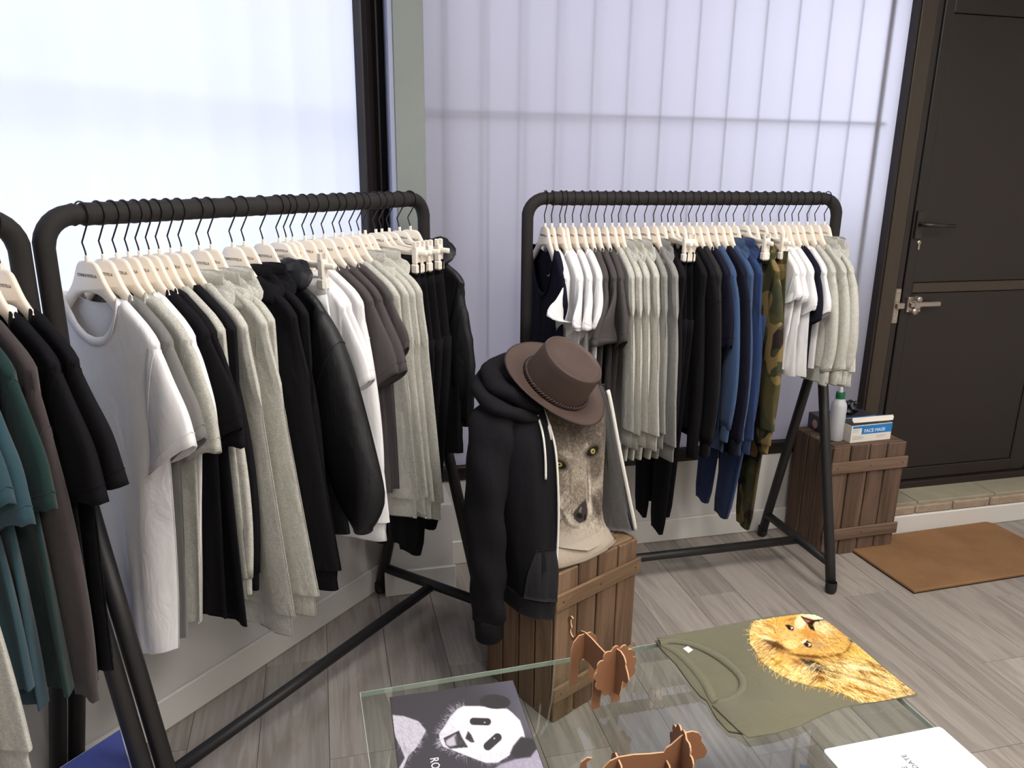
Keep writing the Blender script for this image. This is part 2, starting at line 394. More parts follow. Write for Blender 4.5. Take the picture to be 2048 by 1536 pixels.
# security grilles outside the panes
g2 = tag(empty('window_grille', (0, 0, .42)), 'steel bar grille behind the frosted back window', 'grille')
yb = YB+.0400
for i in range(14):
    r = .0034 if i < 13 else .012
    xx = .469+.1385*i; box('bar', xx-r, xx+r, yb-.002, yb+.002, 0, 2.0, m_grille, g2, .002)
for z in (.09, 1.367): box('crossbar', .36, 2.31, yb+.0022, yb+.0062, z-.0055, z+.0055, m_grille, g2, .002)
g1 = tag(empty('window_grille', (0, 0, .42), WA), 'steel bar grille faintly visible behind the bright left window', 'grille')
for i in range(24):
    t = -1.35+.145*i; box('bar', t-.008, t+.008, OF+.15, OF+.166, 0, 2.0, m_grille, g1, .002)
for z in (.09, 1.33): box('crossbar', TL, 2.1, OF+.167, OF+.183, z-.012, z+.012, m_grille, g1, .002)
# outside: ground, plus an added wall and block that dim the panes
struct(box('ground_outside', -9, 10, 3.2, 14, -.2, -.1, plain('pavement', rgb(150, 148, 146), .9), None, 0))
struct(box('wall_added_outside', .40, 4.2, 3.40, 3.50, -.1, 1.42, m_blocker, None, .01))  # unseen, added to darken the lower part of the back pane
oh = tag(empty('light_block', (1.0, 4.05, -.1)), 'pinkish block added outside to dim and tint the frosted windows', 'light blocker')  # unseen, sized for the brightness gradient it leaves on both panes
box('light_block_wall', -1.55, .55, 0, .3, 0, 2.9, m_blocker, oh, 0)
box('light_block_top', -1.60, .60, -.05, .35, 2.9, 3.05, m_blocker, oh, .01)
# ---- door
d1 = struct(empty('door_1', (0, 0, 0)))
DY = YB-.005
def dbox(n, x0, x1, y0, y1, z0, z1, m=m_brown, par=d1, bev=.003): return box(n, x0, x1, y0, y1, z0, z1, m, par, bev)
dbox('frame', 2.366, 2.384, DY-.010, DY+.09, .14, 2.36, m_brown_frame)
dbox('frame', 2.386, 2.45, DY+.004, DY+.09, .14, 2.36, m_brown_frame)
dbox('frame', 2.452, 2.482, DY+.010, DY+.09, .14, 2.36, m_brown)
dbox('frame', 2.366, 3.42, DY, DY+.09, 2.30, 2.36, m_brown)
dbox('frame', 3.36, 3.42, DY, DY+.09, .14, 2.36, m_brown)
dbox('sill', 2.45, 3.42, DY-.012, DY+.09, .14, .172, m_brown_dark)
leaf = dbox('leaf', 2.490, 3.352, DY+.022, DY+.06, .176, 2.292, m_brown_dark)
# leaf face: stiles, rails, recessed panels
dbox('stile', 2.490, 2.535, DY+.008, DY+.024, .176, 2.292, m_brown, d1)
dbox('stile', 3.26, 3.352, DY+.008, DY+.024, .176, 2.292, m_brown, d1)
dbox('rail', 2.535, 3.26, DY+.008, DY+.024, 2.215, 2.292, m_brown, d1)
dbox('rail', 2.535, 3.26, DY+.006, DY+.024, 1.078, 1.122, m_brown_frame, d1)
dbox('rail', 2.535, 3.26, DY+.008, DY+.024, .176, .235, m_brown, d1)
dbox('panel', 2.535, 3.26, DY+.014, DY+.023, 1.122, 2.215, m_brown, d1, .004)
dbox('panel', 2.535, 3.26, DY+.014, DY+.023, .235, 1.078, m_brown, d1, .004)
h = dbox('handle', 2.498, 2.532, DY-.004, DY+.008, 1.315, 1.435, m_handle)
V, Fc = tube_geo([(2.512, DY, 1.378), (2.512, DY-.03, 1.378), (2.522, DY-.042, 1.378), (2.56, DY-.044, 1.376), (2.66, DY-.042, 1.372)], [.009, .009, .0095, .009, .008], 10)
obj('lever', V, Fc, m_handle, h)
k_ = obj('keyhole', *lathe_geo([(0, .005), (.009, .005), (.010, 0)], 16), m_steel, d1); k_.rotation_euler = (R_(90), 0, 0); k_.location = (2.531, DY+.008, 1.30)
box('lock_plate', 2.527, 2.536, DY+.002, DY+.009, 1.268, 1.30, m_steel, d1, .002)
# bolt latch and strike plate
sp = dbox('strike_plate', 2.447, 2.475, DY+.000, DY+.011, .945, 1.10, m_steel)
box('keeper', 2.452, 2.49, DY-.016, DY+.000, 1.012, 1.038, m_steel, sp, .003)
for z in (.965, 1.0, 1.05, 1.085):
    s = obj('screw', *lathe_geo([(0, .0025), (.004, .002), (.005, 0)], 10), m_steel, sp); s.rotation_euler = (R_(90), 0, 0); s.location = (2.461, DY, z)
la = dbox('bolt_latch', 2.515, 2.585, DY-.002, DY+.012, .992, 1.062, m_steel)
box('bolt', 2.52, 2.675, DY-.020, DY-.003, 1.018, 1.040, m_steel, la, .004)
box('bolt_guide', 2.535, 2.566, DY-.024, DY-.001, 1.012, 1.046, m_steel, la, .003)
s = obj('lock_cylinder', *lathe_geo([(0, .03), (.012, .03), (.014, .026), (.014, 0)], 18), m_steel, la); s.rotation_euler = (R_(90), 0, 0); s.location = (2.55, DY-.002, 1.054)
s = obj('thumb_turn', *lathe_geo([(0, .022), (.013, .021), (.016, .015), (.016, 0)], 18), m_steel, la); s.rotation_euler = (R_(90), 0, 0); s.location = (2.545, DY-.001, 1.000)
for a_, c_ in ((2.52, .998), (2.58, .998), (2.52, 1.056), (2.58, 1.056)):
    s = obj('screw', *lathe_geo([(0, .003), (.004, .002), (.005, 0)], 10), m_steel, la); s.rotation_euler = (R_(90), 0, 0); s.location = (a_, DY-.002, c_)
# ---- doorstep
ds = struct(box('doorstep', 2.37, 4.2, 2.70, YB+.1, 0, .128, m_edge, None, .002))
xs = [2.37, 2.60, 3.03, 3.46, 3.89, 4.2]
for a_, b_ in zip(xs[:-1], xs[1:]): box('tile', a_+.003, b_-.003, 2.708, DY+.02, .126, .14, m_tile, ds, .002)
for i in range(9):
    a_ = 2.37+i*.205; box('edge_stone', a_+.001, a_+.2, 2.684+rnd.uniform(-.002, .002), 2.706, .092, .134+rnd.uniform(-.003, .003), m_edge, ds, .005)
box('riser', 2.372, 4.2, 2.69, 2.7, 0, .09, m_white_wall, ds, .001)
struct(box('baseboard_step', 2.37, 4.2, 2.676, 2.69, 0, .092, m_base, None, .004))
# ---- ceiling lamps
for i, (lx, ly) in enumerate([(.80, 1.25), (2.6, .9), (1.0, -.05), (2.6, -.6), (1.0, -1.35)]):
    nm = ['above the centre crate', 'above the doormat', 'right above the camera', 'in the rear right corner', 'well behind the camera'][i]
    t = tag(empty('ceiling_light', (lx, ly, ZC-.03)), 'square ceiling lamp panel '+nm, 'lamp', 'ceiling lamp panels')
    V, Fc = merge(*[box_geo(*q) for q in ((-.31, .31, -.31, -.295, 0, .029), (-.31, .31, .295, .31, 0, .029), (-.31, -.295, -.295, .295, 0, .029), (.295, .31, -.295, .295, 0, .029))])
    obj('frame', V, Fc, m_base, t, False)
    box('diffuser', -.294, .294, -.294, .294, .006, .012, m_lamp, t, 0)
# ================================================================== RACKS
# local frame of every rack, hanger and garment: x = towards the room, y = along the rail, z = up
HL = .595
def make_rack(loc, rz, label, hooks=()):
    t = tag(empty('clothes_rack', loc, rz), label, 'clothes rack', 'black tube clothes racks')
    Rb = .062; P = [(0, -HL, .93), (0, -HL, 1.1), (0, -HL, RAIL_Z-Rb)]
    P += [(0, -HL+Rb-Rb*math.cos(a), RAIL_Z-Rb+Rb*math.sin(a)) for a in np.linspace(.15, math.pi/2-.05, 7)]
    n = 150; ys = list(np.linspace(-HL+Rb+.003, HL-Rb-.003, n)); P += [(0, y, RAIL_Z) for y in ys]
    P += [(0, HL-Rb+Rb*math.sin(a), RAIL_Z-Rb+Rb*math.cos(a)) for a in np.linspace(.05, math.pi/2-.15, 7)]
    P += [(0, HL, RAIL_Z-Rb), (0, HL, 1.1), (0, HL, .93)]
    rr = [.0198]*3+[.0208]*7
    for i, y in enumerate(ys):
        q = .0230-.0004*math.sin(i*1.3)
        if min(abs(y+HL-.075), abs(y-HL+.075)) < .006: q = .0195
        for hk in hooks:
            if abs(y-hk) < .006: q += .0009
        rr.append(q)
    rr += [.0208]*7+[.0198]*3
    obj('rail', *tube_geo(P, rr, 18), m_foam, t)
    for s in (-1, 1):
        obj('collar', *tube_geo([(0, s*HL, .90), (0, s*HL, .905), (0, s*HL, .965), (0, s*HL, .97)], [.019, .0212, .0212, .0195], 14), m_black_metal, t)
        for q in (-1, 1):
            lg = obj('leg', *tube_geo([(q*.006, s*HL, .945), (q*.10, s*HL, .59), (q*.222, s*HL, .125), (q*.245, s*HL, .03)], .0195, 14), m_black_metal, t)
            f = obj('foot', *lathe_geo([(0, 0), (.014, .0), (.020, .008), (.0222, .022), (.0215, .038), (.020, .048)], 16), m_rubber, lg); f.location = (q*.248, s*HL, 0)
        tube('foot_bar', [(-.222, s*HL, .115), (.222, s*HL, .115)], .0175, m_black_metal, t, 14)
    tube('base_bar', [(0, -HL, .105), (0, HL, .105)], .0175, m_black_metal, t, 14)
    return t
# ================================================================== HANGERS
def mirror_poly(half):  # half from top centre to bottom centre, x>=0, clockwise -> CCW full outline
    return [(-x_, z_) for x_, z_ in half] + [(x_, z_) for x_, z_ in half[::-1] if x_ > 1e-6]
half = [(.0, -.0935), (.020, -.094), (.033, -.1005), (.045, -.119), (.060, -.142), (.088, -.168), (.130, -.196), (.158, -.215), (.180, -.231), (.184, -.240), (.176, -.2455), (.152, -.238), (.118, -.222), (.085, -.199), (.055, -.174), (.028, -.161), (0, -.158)]
def poly_full(half_): 
    L_ = [(-x_, z_) for x_, z_ in half_ if x_ > 1e-6]; R2 = [(x_, z_) for x_, z_ in half_[::-1]]
    full = [half_[0]]+L_+[half_[-1]]+[q for q in R2 if q[0] > 1e-6]
    return full
HANG_POLY = poly_full(smooth_poly(half, 2))
hook_P = [(0, 0, -.094), (-.003, 0, -.075), (-.010, 0, -.056)] + [(.0255*math.cos(a), 0, .0255*math.sin(a)) for a in np.linspace(R_(-52), R_(198), 16)]
ME_H = {}
def hanger_meshes():
    V, F = plate_xz(HANG_POLY, -.0055, .0055, .0035); o = obj('body', V, F, m_ivory); ME_H['body'] = o.data; COL.objects.unlink(o)
    V, F = tube_geo(hook_P, .0019, 6); o = obj('hook', V, F, m_wire); ME_H['hook'] = o.data; COL.objects.unlink(o)
    V, F = lathe_geo([(0, -.082), (.004, -.082), (.0045, -.085), (.0045, -.096)], 10); o = obj('ferrule', V, F, m_ivory2); ME_H['ferrule'] = o.data; COL.objects.unlink(o)
    # clip hanger: short hump, flat bar, clips
    hh = [(.0, -.0935), (.020, -.094), (.033, -.1005), (.044, -.116), (.058, -.128), (.10, -.133), (.188, -.136), (.190, -.150), (.10, -.150), (.055, -.149), (.034, -.143), (.018, -.134), (0, -.131)]
    V, F = plate_xz(poly_full(hh), -.0055, .0055, .002); o = obj('body', V, F, m_ivory2); ME_H['cbody'] = o.data; COL.objects.unlink(o)
    g = [box_geo(-.010, .010, -.0115, .0115, -.032, .016, .003), box_geo(-.0135, .0135, -.0135, .0135, -.060, -.030, .005), box_geo(-.0085, .0085, -.0125, -.0065, .012, .034, .003), box_geo(-.0085, .0085, .0065, .0125, .012, .034, .003)]
    V, F = merge(*g); o = obj('clip', V, F, m_ivory2, None, False); ME_H['clip'] = o.data; COL.objects.unlink(o)
hanger_meshes()
PRINT_ME = text_mesh('STANLEY/STELLA', .0088, m_print, .0002, 'lettering')
ORD = ['first', 'second', 'third', 'fourth', 'fifth', 'sixth', 'seventh', 'eighth', 'ninth', 'tenth', 'eleventh', 'twelfth', 'thirteenth', 'fourteenth', 'fifteenth', 'sixteenth', 'seventeenth', 'eighteenth', 'nineteenth', 'twentieth'] 
for a_ in ('twenty', 'thirty'):
    if a_ == 'thirty': ORD.append('thirtieth')
    ORD += [a_+'-'+q for q in ORD[:9]]
def make_hanger(loc, rz, clipk, label, group):
    t = tag(empty('clip_hanger' if clipk else 'clothes_hanger', loc, rz), label, 'hanger', group)
    obj('body', 0, 0, 0, t, data=ME_H['cbody' if clipk else 'body']); obj('hook', 0, 0, 0, t, data=ME_H['hook']); obj('ferrule', 0, 0, 0, t, data=ME_H['ferrule'])
    if clipk:
        for s in (-1, 1): c = obj('clip', 0, 0, 0, t, data=ME_H['clip']); c.location = (s*.150, 0, -.143)
    o = obj('lettering', 0, 0, 0, t, data=PRINT_ME); o.location = (0.001, -.0058, -.123 if not clipk else -.114); o.rotation_euler = (R_(90), 0, 0)
    return t
# ================================================================== GARMENTS
ZN, ZS = RAIL_Z-.157, RAIL_Z-.232        # neck point and shoulder tip heights
def sm(a): a = min(1, max(0, a)); return a*a*(3-2*a)
class Body:
    def __init__(s, hem, wh, tf, tb, ph, amp=1.0, nw=.088, nf=.085, nb=.022, w0=.202, wa=None, quilt=0, skew=0, hemc=.01):
        s.__dict__.update(hem=hem, wh=wh, tf=tf, tb=tb, ph=ph, amp=amp, nw=nw, nf=nf, nb=nb, w0=w0, wa=wa or max(.195, .4*wh+.115), quilt=quilt, skew=skew, hemc=hemc)
    def top(s, x, side):
        ax = abs(x)
        if ax < s.nw: return ZN-(s.nf if side < 0 else s.nb)*max(0, 1-(ax/s.nw)**2.3)**.8
        q = (ax-s.nw)/(s.w0-s.nw); return ZN+(ZS-ZN)*(q**1.08)-.012*sm((q-.75)*4)*q
    def pt(s, side, u, v, off=0):
        x0 = u*s.w0; W = s.w0+(s.wa-s.w0)*sm(v/.3) if v < .3 else s.wa+(s.wh-s.wa)*((v-.3)/.7)
        zt = s.top(x0, side); z = zt+(s.hem-s.hemc*math.cos(u*2.2)-zt)*v
        t = s.tf if side < 0 else s.tb
        ax = abs(x0)
        ramp_ = min(1, .30+v*2.2) if v > .02 else .30
        edge = max(0, 1-abs(u)**3.2)**.5
        if v < .03 and ax >= s.nw: edge *= min(1, .12+(v/.03)**.5)
        if ax < s.nw: edge = max(edge, .5)
        T = t*ramp_*edge
        T = max(T, min(.0105, .0055+v*.55)*(1 if abs(u) < .97 else .4)) if v < .25 else T
        A = min(s.tf, s.tb)*.55*s.amp*sm((v-.12)*1.3)
        f = A*(math.sin(6.2*u+s.ph+v*.9)+.55*math.sin(13*u+2.1*s.ph-1.5*v)+.3*math.sin(23*u+s.ph*3.1))
        T += t*.12*s.amp*sm(v*2)*math.sin(9*u*(1+.2*v)+s.ph*1.7+side)
        if s.quilt:
            qd = abs(math.sin(math.pi*z/s.quilt)); T *= .80+.28*qd**.6; W *= .985+.022*qd**.6
        return (u*W+s.skew*v*v, side*(T+off)+f*(.5 if v < .15 else 1), z)
    def mesh(s, nu=22, nv=22):
        us = [math.sin(math.pi/2*q) for q in np.linspace(-1, 1, nu+1)]
        vs_ = [0, .012, .03]+list(np.linspace(.06, 1, nv-2)); V = []; F = []
        for side in (-1, 1):
            o = len(V)
            for v in vs_:
                for u in us: V.append(s.pt(side, u, v))
            n = len(us)
            for i in range(len(vs_)-1):
                for k in range(n-1):
                    a = o+i*n+k; q = (a, a+1, a+1+n, a+n); F.append(q if side > 0 else q[::-1])
        n = len(us); m = len(vs_); B = n*m
        for i in range(m-1):
            a, c = i*n, i*n+n; F.append((a, a+B, c+B, c)); a, c = i*n+n-1, i*n+2*n-1; F.append((c, c+B, a+B, a))
        for k in range(n-1):       # close the shoulders, leave the neck open
            xm = (us[k]+us[k+1])/2*s.w0
            if abs(xm) >= s.nw: F.append((k, k+1, k+1+B, k+B))
        return V, F
    def hem_loop(s, nu=20, v=1.0):
        us = [math.sin(math.pi/2*q) for q in np.linspace(-1, 1, nu+1)]
        return [s.pt(-1, u, v) for u in us]+[s.pt(1, u, v) for u in us[::-1]]
def shift(V, dz): return [(a, b_, c-dz) for a, b_, c in V]
def sleeve_geo(sgn, out, inn, th, yo=0, n=12, seg=16, lip=True, quilt=0, seed=0, twist=0):
    o = smooth_poly(out, n); i_ = smooth_poly(inn, n); m = max(len(o), len(i_))
    def rs(P):
        P = np.array(P); d = np.r_[0, np.cumsum(np.linalg.norm(np.diff(P, axis=0), axis=1))]; q = np.linspace(0, d[-1], 18)
        return np.c_[np.interp(q, d, P[:, 0]), np.interp(q, d, P[:, 1])]
    o = rs(o); i_ = rs(i_); rings = []
    for j in range(18):
        s = j/17; c = (o[j]+i_[j])/2; h = (o[j]-i_[j])/2; t = lerp_tab(th, s); ring = []
        if quilt: t *= .82+.3*abs(math.sin(math.pi*c[1]/quilt))**.6; h = h*(.93+.09*abs(math.sin(math.pi*c[1]/quilt)))
        for k in range(seg):
            a = 2*math.pi*k/seg; ca, sa = math.cos(a), math.sin(a)
            w_ = math.copysign(abs(ca)**.85, ca); y = math.copysign(abs(sa)**.8, sa)
            fo = .22*t*math.sin(3*a+seed+5*s)*sm(s*1.4)
            tau = R_(twist)*sm((s-.15)*1.25); hl = abs(h[0])*w_; ty_ = (t+fo)*y
            ring.append((sgn*(c[0]+h[0]*w_*math.cos(tau)-ty_*math.sin(tau)), yo*sm(s*2)+ty_*math.cos(tau)+hl*math.sin(tau), c[1]+h[1]*w_+.006*math.sin(2.2*a+seed)*sm((s-.6)*3)))
        rings.append(ring)
    if lip and not twist:
        c = np.mean(rings[-1], axis=0); e = rings[-1]
        for q, dz in ((.93, .0), (.86, .03)): rings.append([tuple(c+(np.array(p)-c)*q+np.array([0, 0, dz])) for p in e])
    return loft(rings, True, True, bool(twist))
def garment(kind, colr, loc, rz, tf, tb, label, group, hem, wh, ph, **kw):
    name = {'tee': 't_shirt', 'ls': 'long_sleeve_shirt', 'sweat': 'sweatshirt', 'hoodie': 'hoodie', 'zip': 'zip_hoodie', 'puffer': 'puffer_jacket', 'jogger': 'joggers'}[kind]
    cat = {'tee': 't-shirt', 'ls': 'shirt', 'sweat': 'sweatshirt', 'hoodie': 'hoodie', 'zip': 'hoodie', 'puffer': 'jacket', 'jogger': 'trousers'}[kind]
    m = FB[colr]; x0, y0 = loc
    if kind == 'jogger': return joggers(name, cat, m, loc, rz, tf, tb, label, group, hem, ph, **kw)
    t = tag(empty(name, (x0, y0, hem), rz), label, cat, group)
    rib = .062 if kind in ('sweat', 'hoodie', 'zip') else 0
    nf = kw.get('nf', {'tee': .088, 'ls': .085, 'sweat': .075}.get(kind, .07)); nw = kw.get('nw', .088 if kind in ('tee', 'ls') else .082)
    B = Body(hem+rib, wh, tf, tb, ph, kw.get('amp', 1.0), nw, nf, quilt=.062 if kind == 'puffer' else 0, skew=kw.get('skew', 0), wa=kw.get('wa'), w0=kw.get('w0', .202))
    V, F = B.mesh(); obj('body', shift(V, hem), F, m, t)
    # neckband
    if kind in ('tee', 'ls', 'sweat', 'hoodie'):
        rings = []
        for k in range(29):
            q = k/28*2; side = -1 if q <= 1 else 1; u_ = (-1+2*q) if q <= 1 else (1-2*(q-1)); xx = u_*nw*.999/B.w0
            p = np.array(B.pt(side, xx, 0.0)); p2 = np.array(B.pt(side, xx*1.10, .028)); dn = p2-p; dn /= np.linalg.norm(dn)+1e-9
            o_ = np.array([0, side*.0028, 0]); rings.append([tuple(p+o_*.2), tuple(p+dn*.001+o_), tuple(p+dn*.017+o_), tuple(p+dn*.018+o_*.2)])
        V, F = loft(rings, False); obj('neckband', shift(V, hem), F, m, t)
    # sleeves
    zs = ZS; sx = kw.get('sx', 1.0); sl = kw.get('sl', 0)
    if kind in ('tee',):
        so = kw.get('so', (.282, zs-.20)); si = kw.get('si', (.140, zs-.295)); T0 = min(tf, tb)
        out = [(.186, zs+.004), (.225, zs-.055), ((.225+so[0])/2+.012, (zs-.055+so[1])/2), so]; inn = [(.150, zs-.19), (.150, zs-.235), ((.15+si[0])/2, (zs-.235+si[1])/2-.01), si]
        for s in (-1, 1):
            V, F = sleeve_geo(s, out, inn, [(0, T0*.9), (.5, T0*1.15), (1, T0*kw.get('st', 1.3))], kw.get('sy', -T0*.25), seed=ph+s, twist=kw.get('tw', 0) if s > 0 else 0)
            o = obj('sleeve', shift(V, hem), F, m, t)
            if s > 0:
                for jj in (2, 15):
                    ring = [np.array(q) for q in V[jj*16:(jj+1)*16]]; c_ = np.mean(ring, axis=0); ring = [c_+(q-c_)*1.012 for q in ring]; Vs, Fs = tube_geo(ring+[ring[0]], .0009, 5); obj('seam', shift(Vs, hem), Fs, m, o)
    else:
        cz = kw.get('cuff', zs-.60); dl = (zs-cz)/.60; bx = kw.get('bx', 0); T0 = min(tf, tb)*kw.get('st', 1.0); puf = kind == 'puffer'
        out = [(.186, zs+.004), (.238*sx, zs-.09*dl), (.272*sx+bx*.5, zs-.28*dl), (.280*sx+bx, zs-.45*dl), (.262*sx+bx, cz)]
        inn = [(.150, zs-.19), (.152*sx, zs-.27*dl), (.178*sx+bx*.3, zs-.40*dl), (.190*sx+bx*.8, zs-.50*dl), ((.196 if not puf else .21)*sx+bx, cz)]
        if kind == 'puffer' and bx: inn = [(.150, zs-.19), (.17, zs-.28), (.20, zs-.42), (.235, zs-.52), (.27, cz)]; out = [(.186, zs+.004), (.25, zs-.08), (.315, zs-.25), (.365, zs-.42), (.365, zs-.5), (.33, cz)]
        for s in (-1, 1):
            V, F = sleeve_geo(s, out, inn, [(0, T0*.8), (.3, T0*1.1), (.9, T0*1.0), (1, T0*.85)], kw.get('sy', 0), seed=ph+s, quilt=.062 if kind == 'puffer' and not bx else 0)
            sl_ = obj('sleeve', shift(V, hem), F, m, t)
            if s > 0:
                ring = [np.array(q) for q in V[3*16:4*16]]; c_ = np.mean(ring, axis=0); ring = [c_+(q-c_)*1.012 for q in ring]; Vs, Fs = tube_geo(ring+[ring[0]], .0011, 5); obj('seam', shift(Vs, hem), Fs, m, sl_)
            if kind != 'ls':
                a, b_ = np.array(out[-1]), np.array(inn[-1]); c = (a+b_)/2; h = (a-b_)/2*.86; dd = np.array([-.004, -.055]) if not puf else np.array([0, -.012])
                rings = []
                for q, sc in ((-.06, .94), (0, 1.0), (.15, .98), (.9, .93), (1, .9), (.95, .82)):
                    cc = c+dd*q; rings.append([(s*(cc[0]+h[0]*sc*math.cos(f)), kw.get('sy', 0)+T0*.8*sc*math.sin(f), cc[1]+h[1]*sc*math.cos(f)) for f in np.linspace(0, 2*math.pi, 14, endpoint=False)])
                V, F = loft(rings, True, True, True); obj('cuff', shift(V, hem), F, m, sl_)
    if rib:
        L0 = B.hem_loop(); c = np.mean(L0, axis=0); rings = []
        for q, z in ((1.0, .004), (.985, -.001), (.955, -.006), (.945, -.03), (.955, -rib+.004), (.94, -rib), (.9, -rib+.006)):
            rings.append([(c[0]+(p[0]-c[0])*q, c[1]+(p[1]-c[1])*(q if z > -.004 else q*.9), p[2]+z) for p in L0])
        V, F = loft(rings, True, False, False); obj('hem_rib', shift(V, hem), F, m, t)
    if kind in ('hoodie', 'zip', 'puffer'):
        big = kw.get('hb', 1.12) if kind == 'puffer' else 1.0; ry = min(.021, max(tf, tb)*1.0)
        hz = ZN-.022 if big == 1 else ZN
        P = [(.020, -tf*1.0, hz-.075), (.064, -tf*.95, hz-.032), (.104, -tf*.6, hz-.010), (.130, 0, hz-.020+.02*(big-1)), (.106, tb*.7, hz+.002+.03*(big-1)), (.05, tb*.9, hz+.008*big), (0, tb*.95, hz)]
        P = smooth_poly(P+[(-a, b_, c) for a, b_, c in P[-2::-1]], 4)
        Pn, T_, fr = frames(P); V = []; rings = []
        for j, p in enumerate(Pn):
            s = abs(j/(len(Pn)-1)*2-1); r = (.010+.011*sm(1.15-s)+.008*math.exp(-((s-.52)/.2)**2))*(1.25 if big > 1.3 else 1)*(1+.12*math.sin(j*1.7+ph))
            rings.append([(p[0]+r*math.cos(a), p[1]+ry*.8*math.sin(a+.4)*(r/.03), p[2]+r*.9*math.sin(a)) for a in np.linspace(0, 2*math.pi, 12, endpoint=False)])
        V, F = loft(rings, True, True, True); hd = obj('hood', shift(V, hem), F, m, t)
        # hood pouch hanging behind
        rings = []
        for v in np.linspace(0, 1, 9):
            hw = .105*(1-v**2.4)+.008; z = ZN+.02-.20*v; th = tb*.45*math.sin(math.pi*min(.97, v*.85+.12))
            rings.append([(hw*math.cos(a), tb*.85+th*.7+th*math.sin(a), z+.006*math.sin(a*2)) for a in np.linspace(0, 2*math.pi, 18, endpoint=False)])
        V, F = loft(rings, True, True, True); obj('hood_pouch', shift(V, hem), F, m, hd)
    if kind in ('hoodie',):      # kangaroo pocket: panel standing proud of the front
        W = B.wa+(B.wh-B.wa)*.8; z0, z1 = hem+rib+.004, hem+rib+.20; rows = []
        hh = ZN-B.hem
        for z in np.linspace(z1, z0, 7):
            q = (z1-z)/(z1-z0); hw = .075+.085*min(1, q/.62); v = (ZN-.03-z)/(ZN-.03-B.hem); v = min(.995, v)
            rows.append([B.pt(-1, u, v, .0025) for u in np.linspace(-hw/W, hw/W, 13)])
        V, F = loft(rows, False); F = [f[::-1] for f in F]; obj('pocket', shift(V, hem), F, m, t)
    if kind == 'zip' or kind == 'puffer':
        pts = [B.pt(-1, 0.0, v, .002) for v in np.linspace(.02, .995, 16)]; V, F = tube_geo(pts, .0028, 6); obj('zip', shift(V, hem), F, m_wire if kind == 'puffer' else m_cream, t)
    return t
def joggers(name, cat, m, loc, rz, tf, tb, label, group, hem, ph, top=RAIL_Z-.172, hw=.168, skew=0, **kw):
    t = tag(empty(name, (*loc, hem), rz), label, cat, group); seg = 24; T0 = (tf+tb)/2; yc = (tb-tf)/2
    def ring(cx, hw_, th, z, w_=0): return [(cx+hw_*math.copysign(abs(math.cos(a))**.75, math.cos(a)), yc+th*math.sin(a)+w_*math.sin(2.5*math.cos(a)*3+ph), z+.004*math.cos(a*3)) for a in np.linspace(0, 2*math.pi, seg, endpoint=False)]
    V, F = loft([ring(0, hw*.99, T0*.35, top-.002), ring(0, hw, T0*.55, top), ring(0, hw, T0*.6, top-.02), ring(0, hw*.99, T0*.6, top-.042), ring(0, hw*.985, T0*.5, top-.045)], True, True, True)
    obj('waistband', shift(V, hem), F, m, t)
    cr = top-.27
    V, F = loft([ring(0, hw*.985+.03*q, T0*(.55+.4*q), top-.043-(top-cr-.043)*q, T0*.2*q) for q in np.linspace(0, 1, 8)], True, True, True); obj('seat', shift(V, hem), F, m, t)
    L_ = cr-hem
    for s in (-1, 1):
        rings = []
        for q in np.linspace(-.06, 1, 16):
            qq = max(0, q); c = s*(.098-.022*qq)+skew*qq*qq; w_ = .098-.042*qq**1.2
            if q > .93: w_ *= .84
            rings.append(ring(c, w_, T0*(.95-.25*qq)*(1 if q < .93 else .8), cr-L_*q, T0*.22))
        V, F = loft(rings, True, True, True); lg = obj('trouser_leg', shift(V, hem), F, m, t)
        c = s*.076+skew; V, F = loft([ring(c, .047, T0*.62, hem+.06), ring(c, .048, T0*.66, hem+.055), ring(c, .045, T0*.6, hem+.004), ring(c, .040, T0*.5, hem-.001)], True, True, True)
        obj('cuff', shift(V, hem), F, m, lg)
    V, F = tube_geo([(-.02, yc-T0*.65-.002, top-.02), (-.022, yc-T0*.8-.003, top-.07), (-.018, yc-T0*.85-.004, top-.12)], .003, 6); obj('drawcord', shift(V, hem), F, m, t)
    return t
def desc(kind, colr):
    c = {'white': 'white', 'black': 'black', 'charcoal': 'charcoal', 'grey': 'mid-grey', 'heather': 'heather-grey', 'midgrey': 'darker grey', 'navy': 'navy', 'blue': 'blue', 'royal': 'deep-blue', 'darkgrey': 'very dark grey', 'teal': 'teal', 'green': 'dark green', 'taupe': 'brownish-grey', 'nylon': 'black nylon', 'camo': 'camouflage'}[colr]
    k = {'tee': 't-shirt', 'ls': 'long-sleeved shirt', 'sweat': 'sweatshirt', 'hoodie': 'hoodie', 'zip': 'zip hoodie', 'puffer': 'padded jacket', 'jogger': 'joggers'}[kind]
    return c+' '+k
def fill_rack(items, pos_fn, rz, where, gname, maxgap=.028, first_front=.02, last_back=.02, start=0):
    n = len(items)
    for i, it in enumerate(items):
        t, kind, colr, hem, wh = it[:5]; kw = dict(it[5]) if len(it) > 5 else {}
        gp = (t-items[i-1][0])/2 if i else first_front; gn = (items[i+1][0]-t)/2 if i < n-1 else last_back
        tf = min(maxgap, gp)*kw.pop('tk', .92); tb = min(maxgap, gn)*.92
        x, y = pos_fn(t); rot_ = kw.pop('rot', rnd.uniform(-2.2, 2.2))
        d = desc(kind, colr)
        nm = 'hanging '+ORD[i]+' from the left on the '+where
        make_hanger((x, y, RAIL_Z), rz+R_(rot_), kind == 'jogger', ('ivory clip hanger ' if kind == 'jogger' else 'ivory hanger ')+ORD[i]+' from the left on the '+where, 'ivory hangers on the '+gname)
        garment(kind, colr, (x, y), rz+R_(rot_), tf, tb, d+' '+nm, 'garments on the '+gname, hem, wh, 1.1+.33*i, **kw)
